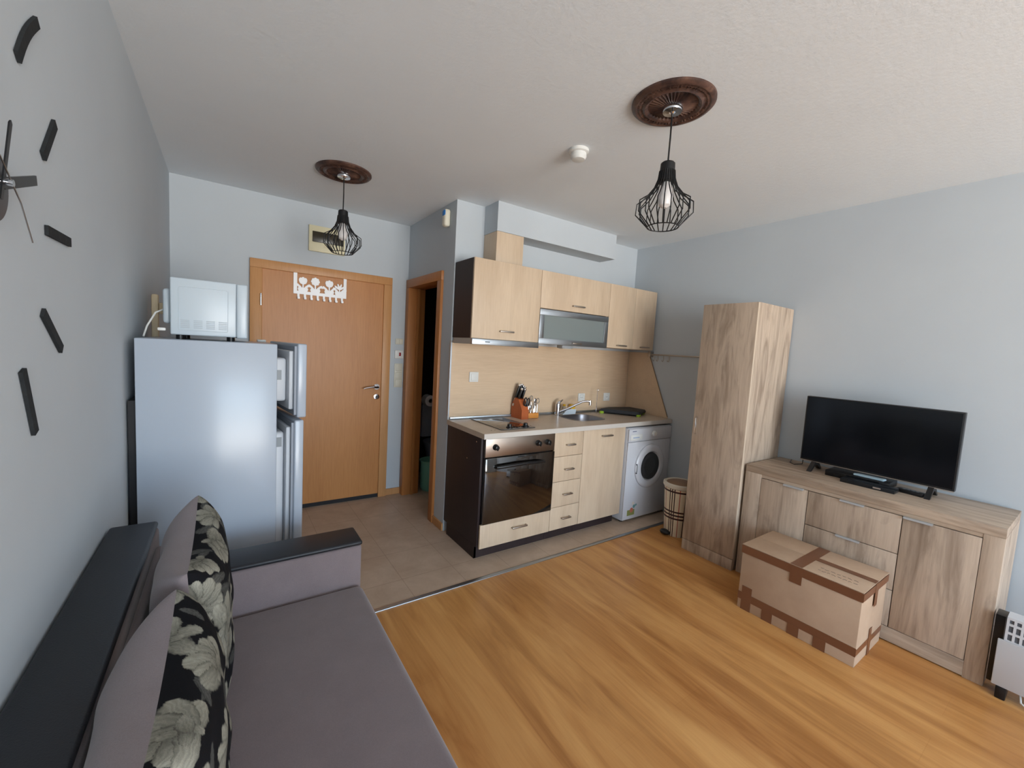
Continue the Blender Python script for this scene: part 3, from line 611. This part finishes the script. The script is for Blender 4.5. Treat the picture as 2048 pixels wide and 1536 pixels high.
# ---------------------------------------------------------------- plaid bin
cx_,cy2=3.375,2.165
def plaidmat():
    m=mat('plaid_print',(222,208,180),.6); nt,N,L,b=nodes(m)
    tc=nt.nodes.new('ShaderNodeTexCoord'); sp=nt.nodes.new('ShaderNodeSeparateXYZ'); L.new(tc.outputs['Object'],sp.inputs[0])
    at=nt.nodes.new('ShaderNodeMath'); at.operation='ARCTAN2'; L.new(sp.outputs[0],at.inputs[0]); L.new(sp.outputs[1],at.inputs[1])
    def bands(src,period,off,half):
        a=nt.nodes.new('ShaderNodeMath'); a.operation='ADD'; a.inputs[1].default_value=off+50*period; L.new(src,a.inputs[0])
        mo=nt.nodes.new('ShaderNodeMath'); mo.operation='MODULO'; mo.inputs[1].default_value=period; L.new(a.outputs[0],mo.inputs[0])
        lt=nt.nodes.new('ShaderNodeMath'); lt.operation='LESS_THAN'; lt.inputs[1].default_value=half; L.new(mo.outputs[0],lt.inputs[0]); return lt.outputs[0]
    base=(srgb((224,210,184)))
    red=mixc(nt,bands(at.outputs[0],1.05,.1,.05),base,srgb((176,70,56)))
    red2=mixc(nt,bands(sp.outputs[2],.22,.07,.008),red.outputs[0],srgb((176,70,56)))
    cur=red2.outputs[0]
    for o_ in (0,.16,.32): cur=mixc(nt,bands(at.outputs[0],1.05,.5+o_,.07),cur,srgb((58,34,34))).outputs[0]
    for o_ in (.0,.028,.056): cur=mixc(nt,bands(sp.outputs[2],.22,.02+o_,.013),cur,srgb((58,34,34))).outputs[0]
    L.new(cur,b.inputs['Base Color']); return m
t=thing('pedal_bin','cream and brown plaid bin standing between washing machine and wardrobe','waste bin',(cx_,cy2,0))
MB().lathe([(.095,0),(.098,.01),(.122,.40)],(cx_,cy2,0),'z').build('body',plaidmat(),t)
MB().lathe([(.126,.395),(.132,.405),(.132,.425),(.120,.432),(.118,.425)],(cx_,cy2,0),'z').build('rim',mat('pale_rim',(214,206,190),.5),t)
MB().lathe([(.117,.42),(.10,.428),(.03,.432)],(cx_,cy2,0),'z').build('lid',mat('brown_lid',(150,118,92),.5),t)
MB().sphere((cx_-.105,cy2+.03,.022),.045,(.8,1,.48),16).build('pedal',blackp,t)

# ---------------------------------------------------------------- wardrobe
q0,q1,Q0,Q1,QZ=3.172,3.69,1.605,1.984,1.83
t=thing('wardrobe','tall narrow sonoma oak wardrobe standing against the right wall','wardrobe',(3.43,1.79,0))
mb=MB(); mb.box(q0+.018,q1,Q0,Q0+.016,0,QZ); mb.box(q0+.018,q1,Q1-.016,Q1,0,QZ); mb.box(q0+.018,q1,Q0+.016,Q1-.016,QZ-.016,QZ); mb.box(q0+.018,q1,Q0+.016,Q1-.016,.08,.096); mb.box(q1-.006,q1,Q0+.016,Q1-.016,.096,QZ-.016); mb.build('carcass',sonoma,t,smooth=False)
B(q0+.002,q0+.017,Q0,Q1,0,.078,bev=.001).build('plinth',sonoma,t)
d_=B(q0,q0+.017,Q0+.001,Q1-.001,.082,QZ-.001,bev=.001).build('door',sonoma,t)
MB().tube([(q0,1.955,1.012),(q0-.018,1.953,1.005),(q0-.026,1.948,.98),(q0-.027,1.944,.95),(q0-.026,1.948,.915),(q0-.016,1.953,.895),(q0,1.955,.888)],.005,8).build('handle',mat('bright_steel',(225,225,228),.25,1),d_)
B(q0+.001,q0+.016,Q0-.0008,Q0+.0008,.084,QZ-.003).build('edge_strip',mat('light_edge',(206,188,166),.5),t)
# ---------------------------------------------------------------- sideboard
s0,s1,S0,S1,SZ=3.204,3.69,.449,1.590,.753
t=thing('sideboard','long sonoma oak sideboard under the television','sideboard',(3.45,1.02,0))
B(s0-.001,s1,S0,S1,SZ-.045,SZ,bev=.002).build('top_panel',sonomay,t)
mb=MB(); mb.box(s0+.018,s1,S0,S0+.02,.0,SZ-.0455); mb.box(s0+.018,s1,S1-.02,S1,.0,SZ-.0455); mb.box(s0+.018,s1,S0+.02,S1-.02,.05,.07); mb.box(s1-.006,s1,S0+.02,S1-.02,.07,SZ-.0455)
mb.box(s0+.02,s1-.01,.787,.803,.07,SZ-.0455); mb.box(s0+.02,s1-.01,1.213,1.229,.07,SZ-.0455); mb.build('carcass',sonoma,t,smooth=False)
yd=[.516,.795,1.221,1.489]
for ya,yb in ((S0,yd[0]),(yd[3],S1)): B(s0,s0+.017,ya,yb,.0,SZ-.0455,bev=.001).build('side_stile',sonoma,t)
B(s0,s0+.017,yd[0],yd[3],.006,.080,bev=.001).build('lower_rail',sonomay,t)
B(s0+.002,s0+.017,yd[0],yd[3],.688,SZ-.0457).build('upper_rail',sonomay,t)
bright=mat('bright_steel',(225,225,228),.25,1); lip=mat('light_aluminium',(196,198,200),.45,.4)
for a_,b_,hy in ((yd[2],yd[3],1.30),(yd[0],yd[1],.737)):
    d_=B(s0,s0+.017,a_+.002,b_-.002,.083,.684,bev=.0015).build('door',sonoma,t); MB().prism([(s0+.004,.6875),(s0-.011,.6875),(s0-.012,.678),(s0-.009,.678),(s0-.009,.6845),(s0+.004,.6845)],'y',hy-.055,hy+.055).build('handle',lip,d_,smooth=False)
for z0,z1 in ((.482,.684),(.282,.478),(.083,.278)):
    d_=B(s0,s0+.017,yd[1]+.002,yd[2]-.002,z0,z1,bev=.0015).build('drawer',sonoma,t); MB().prism([(s0+.004,z1+.0033),(s0-.011,z1+.0033),(s0-.012,z1-.006),(s0-.009,z1-.006),(s0-.009,z1+.0003),(s0+.004,z1+.0003)],'y',.953,1.063).build('handle',lip,d_,smooth=False)

# ---------------------------------------------------------------- television and boxes
TX=3.50
t=thing('television','black flat screen television on feet standing on the sideboard','television',(TX+.03,1.03,SZ))
B(TX,TX+.045,.668,1.391,.808,1.236,bev=.004).build('casing',blackp,t)
B(TX-.0008,TX,.676,1.383,.822,1.229).build('screen',screen,t)
B(TX-.003,TX+.001,.669,1.390,.806,.812,bev=.001).build('lower_bezel',satin,t)
for yy in (1.31,.755):
    mb=MB(); mb.prism([(TX-.075,SZ),(TX-.055,SZ),(TX+.0,SZ+.035),(TX+.03,SZ+.035),(TX+.085,SZ),(TX+.105,SZ),(TX+.04,SZ+.06),(TX+.0,SZ+.06)],'y',yy-.012,yy+.012); mb.xf(Matrix.Translation((0,0,0))); mb.build('foot',blackp,t)
t=thing('set_top_box','black set-top box lying on sideboard in front of television','set-top box',(3.45,1.13,SZ))
B(3.44,3.60,.915,1.225,SZ,SZ+.036,bev=.004).build('case',blackp,t); B(3.4385,3.44,.96,1.18,SZ+.008,SZ+.03).build('front_panel',screen,t)
t=thing('media_player','slim black player box in front of the set-top box on the sideboard','media player',(3.38,1.05,SZ))
B(3.355,3.437,.87,1.12,SZ,SZ+.024,bev=.003).build('case',mat('soft_black',(28,30,34),.3),t)
B(3.354,3.355,.93,.965,SZ+.008,SZ+.016).build('badge',bright,t)
t=thing('remote_control','black remote control lying on sideboard at right of the player boxes','remote control',(3.43,.88,SZ))
mt=Matrix.Translation((3.47,.845,SZ))@Matrix.Rotation(R(-8),4,'Z')
mb=MB(); mb.box(-.024,.024,-.075,.04,0,.022,bev=.006); mb.xf(mt); mb.build('body',blackp,t)
mb=MB()
for i in range(4):
    for j in range(3): mb.box(-.015+j*.011,-.008+j*.011,-.055+i*.02,-.045+i*.02,.022,.0235)
mb.xf(mt); mb.build('buttons',mat('button_grey',(110,114,118),.5),t,smooth=False)
mb=MB(); mb.prism([(3.455,.945),(3.495,.94),(3.495,1.075),(3.460,1.09)],'z',SZ+.0365,SZ+.047); bmesh.ops.bevel(mb.bm,geom=mb.bm.edges[:],offset=.003,segments=2,affect='EDGES'); mb.build('plastic_packet',mat('pale_blue_plastic',(168,190,200),.3),label='pale blue flat packet lying on the set-top box',cat='packet')
mb=MB(); mb.tube([(TX+.05,1.39,.80),(3.60,1.41,SZ+.004),(3.52,1.43,SZ+.004),(3.56,1.47,SZ+.004),(3.66,1.50,SZ+.004)],.003,6); mb.build('cable',blackp,label='thin black cable lying on sideboard left of television',cat='cable')

# ---------------------------------------------------------------- cardboard box
c0,c1,C0,C1,CZ=2.80,3.175,.815,1.372,.379
t=thing('cardboard_box','large brown cardboard box taped shut, on floor before the sideboard','box',((c0+c1)/2,(C0+C1)/2,0))
mb=MB(); mb.box(c0,c1,C0,C1,0,CZ-.004,bev=.003); mb.build('carton',card,t)
cm=(c0+c1)/2
B(c0-.002,cm-.001,C0-.004,C1+.004,CZ-.003,CZ+.001,bev=.001).build('top_flap',card,t); B(cm+.001,c1+.002,C0-.004,C1+.004,CZ-.003,CZ+.001,bev=.001).build('top_flap',card,t)
e=.0012
def strip(*a): return B(*a).build('tape_strip',tape,t,smooth=False)
strip(c0-.0035,c0-.002,C0-.004,C1+.003,CZ-.048,CZ-.004)                      # front upper edge
strip(c0-.002,c1+.002,1.068,1.125,CZ+.0012,CZ+.0022)                          # across the top
strip(c0-.0045,c0-.0036,1.065,1.122,CZ-.095,CZ-.003)
strip(cm-.022,cm+.022,C0-.004,1.068,CZ+.0023,CZ+.003)
strip(c0-.003,c1,C0-.0055,C0-.0042,CZ-.044,CZ-.006)
strip(cm-.022,cm+.022,C0-.0065,C0-.0056,CZ-.12,CZ)
strip(c0-.0015,c0-.0002,C0-.001,C1+.001,.055,.098)
strip(c0,c1,C0-.0015,C0-.0002,.06,.09)
for yy,zt in ((1.325,.14),(1.21,.06),(1.08,.06),(.96,.06)): strip(c0-.0028,c0-.0016,yy-.027,yy+.027,.0,zt)
strip(cm-.02,cm+.02,C0-.0028,C0-.0016,.0,.14)
mb=MB(); random.seed(3)
for row in range(2):
    y=1.02
    while y>.86:
        L_=random.uniform(.008,.02); x=c0+.06+row*.035
        mb.tube([(x+random.uniform(-.006,.006),y,CZ+.0016),(x+random.uniform(-.008,.008),y-L_/2,CZ+.0016),(x+random.uniform(-.006,.006),y-L_,CZ+.0016)],.0009,4); y-=L_+.007
mb.build('handwriting',ink,t)

# ---------------------------------------------------------------- convector heater
t=thing('convector_heater','white convector heater with slotted grille beside the sideboard','heater',(3.25,.15,0))
mw2=mat('heater_white',(206,208,212),.4); hx0,hx1=3.165,3.26
B(hx0+.015,hx1,-.28,.442,.055,.37,bev=.004).build('end_casing',blackp,t); B(hx0+.0122,hx0+.0148,-.265,.412,.268,.371).build('grille_backing',mat('backing_grey',(104,108,116),.7),t)  # mid-grey plate behind the grille slots
B(hx0,hx0+.011,-.27,.425,.055,.268,bev=.003).build('front_panel',mw2,t)
mb=MB(); 
g0,g1,gz=-.26,.408,[.27,.305,.341,.375]
mb.box(hx0+.006,hx0+.0115,g0,g1,.2685,.273)
rows=[(.273,.301),(.311,.339),(.349,.366)]
zprev=.276
for (za,zb) in rows:
    y=g1
    mb.box(hx0+.006,hx0+.0115,g0,g1,zb,{.301:.311,.339:.349,.366:.3722}[zb])
    k=0
    while y-.009>g0:
        mb.box(hx0+.006,hx0+.0115,y-.008,y,za,zb); y-=.021; k+=1
mb.box(hx0+.006,hx1-.01,g0,g1,.3725,.377); mb.build('grille',mw2,t,smooth=False)
for yy in (.392,-.22): B(hx0-.004,hx1+.01,yy-.014,yy+.018,0,.0545,bev=.004).build('foot',blackp,t)
MB().tube([(hx0+.04,.345,.06),(hx0+.01,.335,.02),(hx0-.02,.29,.006),(hx0-.025,.20,.005),(hx0-.01,.08,.005)],.004,8).build('power_cord',whiteplastic,t)

# ---------------------------------------------------------------- fridge
f0,f1,F0,F1,FZ=.03,.505,2.352,2.90,1.393
t=thing('refrigerator','white fridge freezer with both doors ajar beside the left wall','refrigerator',(.26,2.62,0))
mb=MB(); mb.box(f0,f1,F0,F0+.03,.02,FZ,bev=.004); mb.box(f0,f1,F1-.03,F1,.02,FZ,bev=.004); mb.box(f0,f1,F0+.028,F1-.028,FZ-.035,FZ,bev=.003); mb.box(f0,f1,F0+.028,F1-.028,.02,.12,bev=.003); mb.box(f0,f0+.05,F0+.028,F1-.028,.12,FZ-.035); mb.box(f0+.05,f1-.002,F0+.03,F1-.03,1.035,1.075)
mb.build('body',white,t)
B(.006,f0-.0005,F0+.02,F1-.02,.02,1.15).build('condenser_back',mat('condenser_black',(18,18,22),.6),t)
for z in (.42,.68,.9): B(f0+.06,f1-.13,F0+.032,F1-.032,z,z+.006).build('shelf',clear,t)
for x in (f0+.05,f1-.05):
    for y in (F0+.05,F1-.05): MB().cyl((x,y,0),(x,y,.02),.018,n=16).build('foot',blackp,t)
def fdoor(z0,z1,ang,nm,lab):
    piv=Vector((f1+.002,F1,0)); L_=F1-F0+.004
    M=Matrix.Translation(piv)@Matrix.Rotation(R(ang),4,'Z')   # door local: y from -L_ to 0, x from 0 (inner) to +
    m1=MB(); m1.box(.010,.050,-L_,0,z0,z1,bev=.007,seg=3); m1.xf(M); d_=m1.build('door',white,t); d_['label']=lab
    m2=MB()
    for a_ in ((-L_+.012,-.012,z0+.012,z0+.032),(-L_+.012,-.012,z1-.032,z1-.012),(-L_+.012,-L_+.032,z0+.032,z1-.032),(-.032,-.012,z0+.032,z1-.032)): m2.box(.0,.0098,*a_)
    m2.xf(M); m2.build('gasket',mat('gasket_grey',(150,156,166),.6),d_,smooth=False)
    m3=MB(); m3.box(-.018,.0098,-L_+.034,-.034,z0+.034,z1-.034,bev=.008); m3.xf(M); m3.build('liner',greyliner,d_)
    if z0>1: 
        m4=MB(); m4.box(-.085,-.0185,-L_+.07,-.08,z0+.07,z1-.07,bev=.012,seg=3); m4.xf(M); m4.build('door_bin',greyliner,d_)
        m5=MB(); m5.box(-.060,-.040,-L_+.0685,-L_+.0698,1.23,1.275); m5.xf(M); m5.build('label_plate',mat('label_grey',(140,146,150),.5),d_)
    else:
        m4=MB(); m4.box(-.07,-.0185,-L_+.06,-.07,z0+.08,z1-.06,bev=.014,seg=3); m4.xf(M); m4.build('door_bin',greyliner,d_)
        m5=MB(); m5.box(-.052,-.030,-L_+.0585,-L_+.0598,z1-.13,z1-.085); m5.xf(M); m5.build('label_plate',mat('label_grey',(140,146,150),.5),d_)
fdoor(1.060,1.400,7.2,'freezer_door','upper freezer door, ajar'); fdoor(.06,1.048,6.2,'fridge_door','lower fridge door, ajar')
B(f1-.05,f1-.01,F1-.06,F1-.01,FZ+.0005,FZ+.012,bev=.003).build('hinge_cover',whiteplastic,t)
# cream wooden frame behind the fridge
t=thing('folding_clothes_rack','cream wooden folding rack standing in corner behind the refrigerator','folding rack',(.15,2.96,0))
B(.016,.044,2.935,2.965,0,1.60,bev=.008).build('post',creamwood,t); B(.33,.358,2.935,2.965,0,1.60,bev=.008).build('post',creamwood,t)
B(.0445,.3295,2.942,2.958,1.505,1.56,bev=.005).build('rail',creamwood,t); B(.0445,.3295,2.942,2.958,1.30,1.35,bev=.005).build('rail',creamwood,t); B(.0445,.3295,2.942,2.958,.3,.35,bev=.005).build('rail',creamwood,t)
# microwave
a0,a1,A0,A1,AZ0,AZ1=.127,.385,2.47,2.89,1.412,1.648
t=thing('microwave','white microwave oven on top of the refrigerator','microwave',(.26,2.68,FZ))
MW=mat('microwave_white',(190,201,209),.3)
B(a0,a1-.03,A0,A1,AZ0,AZ1,bev=.006,seg=3).build('casing',MW,t)
d_=B(a1-.0295,a1+.012,A0,A1,AZ0-.004,AZ1,bev=.008,seg=3).build('door',MW,t); MB().box(a1+.0122,a1+.014,A0+.12,A1-.04,AZ0+.03,AZ1-.03).build('window',glass_dark,d_)
B(a0-.028,a0-.0005,A0+.05,A1-.08,AZ0+.045,AZ1-.045,bev=.012,seg=3).build('rear_housing',MW,t)
# pressed side panel outline and vents
mb=MB(); px0,px1,pz0,pz1=a0+.028,a1-.06,AZ0+.02,AZ1-.035; yq=A0-.0005
ring=[]
for (cx3,cz3,a_) in ((px1-.008,pz1-.008,0),(px0+.008,pz1-.008,90),(px0+.008,pz0+.008,180),(px1-.008,pz0+.008,270)):
    for k in range(5): aa=R(a_+k*22.5); ring.append((cx3+.008*math.cos(aa),yq,cz3+.008*math.sin(aa)))
mb.tube(ring,.0014,6,closed=True); mb.build('pressed_outline',MW,t)
mb=MB()
for g in range(4):
    for r_ in range(5):
        xx=px0+.006+g*.0435; zz_=pz0+.010+r_*.0075; mb.box(xx,xx+.030,A0-.0012,A0-.0002,zz_,zz_+.0038,bev=.0003,seg=1)
mb.build('vent_slots',mat('vent_grey',(176,186,194),.5),t,smooth=False)
for x in (a0+.03,a1-.05):
    for y in (A0+.04,A1-.04): MB().cyl((x,y,FZ),(x,y,AZ0),.015,n=14).build('foot',blackp,t)
MB().tube([(a0-.01,2.60,1.53),(.07,2.58,1.50),(.045,2.55,1.44),(.036,2.53,1.397)],.0035,8).build('power_cord',whiteplastic,t)
B(.085,.112,2.48,2.50,1.425,1.438,bev=.004).build('cord_plug',whiteplastic,t)

# ---------------------------------------------------------------- sofa
t=thing('sofa','mauve fabric sofa with black leather edges along the left wall','sofa',(.4,1.1,0))
SY0,SY1=-.05,2.10
B(.012,.13,SY0,SY1-.07,.06,.765,bev=.012,seg=3).build('backrest',mauve,t)
B(.006,.128,SY0,SY1-.07,.766,.785,bev=.009,seg=3).build('backrest_top',leather,t)
B(.1305,.150,SY0+.16,SY1-.165,.42,.735,bev=.009,seg=3).build('back_padding',mauve,t)
def arm(y0,y1):
    B(.131,.784,y0+.003,y1-.003,.06,.584,bev=.012,seg=3).build('armrest',mauve,t)
    B(.131,.786,y0,y1,.585,.604,bev=.009,seg=3).build('armrest_top',leather,t)
arm(1.942,2.098); arm(SY0,SY0+.15)
mb=MB(); mb.box(.1315,.786,SY0+.152,1.940,.22,.425,bev=.03,seg=5); mb.build('seat',mauve,t)
B(.135,.765,SY0+.155,1.938,.06,.219,bev=.01).build('base',mauve,t)
for x in (.06,.70):
    for y in (SY0+.06,SY1-.08): MB().cyl((x,y,0),(x,y,.06),.025,n=14).build('foot',blackp,t)

# ---------------------------------------------------------------- floral cushions
def floral(seed):
    rnd=random.Random(seed); items=[]
    for k in range(60):
        items.append(('leaf',rnd.random()*1.1,rnd.random()*1.1,rnd.uniform(.045,.085),rnd.uniform(0,6.28),rnd.uniform(.38,.60)))
    pts=[]
    for k in range(500):
        u,v=rnd.random()*1.1,rnd.random()*1.1
        if all((u-a)**2+(v-b)**2> .245**2 for a,b in pts): pts.append((u,v))
    for (u,v) in pts[:30]: 
        R0=rnd.uniform(.105,.14); ph=rnd.uniform(0,6.28); sw=rnd.uniform(2.0,4.6); n_=rnd.choice((5,6,7))
        for j in range(n_):
            a=ph+sw*(j/(n_-1)-.5) if sw<4 else ph+j*2*math.pi/n_
            items.append(('petal',u+.5*R0*math.cos(a),v+.5*R0*math.sin(a),R0*rnd.uniform(.62,.8),a,rnd.uniform(.86,1.1)))
        for j in range(4):
            a=ph+j*1.7; items.append(('petal',u+.18*R0*math.cos(a),v+.18*R0*math.sin(a),R0*.34,a,rnd.uniform(.7,.95)))
    def col(u,v):
        nx=noise.noise(Vector((u*9,v*9,seed)))*.02; nz=noise.noise(Vector((u*9+7,v*9,seed)))*.02
        uu,vv=u+nx,v+nz; c=None
        for it in items:
            dx,dy=uu-it[1],vv-it[2]; rr=it[3]
            if abs(dx)>rr or abs(dy)>rr: continue
            ca,sa=math.cos(it[4]),math.sin(it[4]); lx,ly=(dx*ca+dy*sa)/rr,(-dx*sa+dy*ca)/rr
            wdt=.50 if it[0]=='petal' else .36
            wloc_=wdt*(1-abs(lx)**2.2)**.5*(1+.25*lx) if abs(lx)<1 else 0
            if it[0]=='petal': wloc_*=1-.10*abs(math.sin(lx*9))
            if abs(ly)<wloc_ :
                ed=abs(ly)/max(wloc_,1e-4)
                vein=.5+.5*math.sin(ly*34+noise.noise(Vector((lx*3,ly*5,it[4])))*5)
                if it[0]=='petal':
                    k=it[5]*(.38+.62*(lx+1)/2)*(.78+.24*vein)*(1-.62*ed**6)
                    c=(.40*k,.385*k,.315*k)
                else:
                    k=it[5]*(.55+.45*vein)*(1-.3*ed**3); c=(.20*k,.20*k,.185*k)
        return c or (.008,.008,.010)
    return col
florm=mat('floral_print',(60,60,60),.85,spec=.15); nt,N,L,b=nodes(florm)
at=nt.nodes.new('ShaderNodeAttribute'); at.attribute_name='print'; n=noise_n(nt,coords(nt),700,2,.6)
r=ramp(nt,n.outputs[0],[(.3,(225,225,225)),(.7,(255,255,255))]); x=mixc(nt,1.0,at.outputs['Color'],r.outputs[0],'MULTIPLY'); L.new(x.outputs[0],b.inputs['Base Color']); bump(nt,n.outputs[0],b,.3,.001)
def cushion(c,hw,hh,th,tilt,lean,yaw,seed,label):
    t=thing('throw_cushion',label,'cushion',c,'floral throw cushions'); M=Matrix.Rotation(R(yaw),4,'Z')@Matrix.Rotation(R(lean),4,'Y')@Matrix.Rotation(R(tilt),4,'X')
    prof=lambda q,dim:(th*.9*max(0,1-q**4)**.4,q*dim)
    def table(dim):
        T=[0.]; N=400
        for i in range(N):
            p,q=prof(math.sin(math.pi/2*(2*i/N-1)),dim),prof(math.sin(math.pi/2*(2*(i+1)/N-1)),dim); T.append(T[-1]+math.hypot(p[0]-q[0],p[1]-q[1]))
        return T
    TU,TV=table(hw),table(hh)
    def surf(n,side):
        V=[];F=[]
        for i in range(n+1):
            for j in range(n+1):
                a,b_=math.sin(math.pi/2*(2*i/n-1)),math.sin(math.pi/2*(2*j/n-1))
                pin=1-.10*(1-a*a)*abs(b_)**3; pin2=1-.10*(1-b_*b_)*abs(a)**3
                e=max(0,(1-a**4))**.5*max(0,(1-b_**4))**.5
                wr=noise.noise(Vector((a*2.2+seed,b_*2.2,side)))*.012*e
                V.append((side*((th if side==1 else th*1.15)*e**.8*(.9)+wr),a*hw*pin2,b_*hh*pin))
        for i in range(n):
            for j in range(n): F.append((i*(n+1)+j,(i+1)*(n+1)+j,(i+1)*(n+1)+j+1,i*(n+1)+j+1))
        return V,F
    col=floral(seed)
    for side,nm,mt,n_ in ((1,'floral_front',florm,230),(-1,'plain_back',mauve2,50)):
        V,F=surf(n_,side); me=bpy.data.meshes.new(nm); me.from_pydata(V,[],F if side==1 else [f[::-1] for f in F]); me.shade_smooth(); me.materials.append(mt)
        if side==1:
            ca=me.color_attributes.new('print','FLOAT_COLOR','POINT'); buf=[]
            for i in range(n_+1):
                for j in range(n_+1): buf+=[*col(TU[round(i/n_*400)]/.5,TV[round(j/n_*400)]/.5),1]
            ca.data.foreach_set('color',buf)
        o=bpy.data.objects.new(nm,me); COL.objects.link(o); o.parent=t; o.matrix_basis=M
cushion((.252,1.640,.655),.24,.24,.085,3,-2,0,5,'floral and mauve cushion nearer the far armrest of the sofa')
cushion((.235,1.125,.640),.235,.225,.095,0,-2,0,11,'floral and mauve cushion in front, nearest the camera')
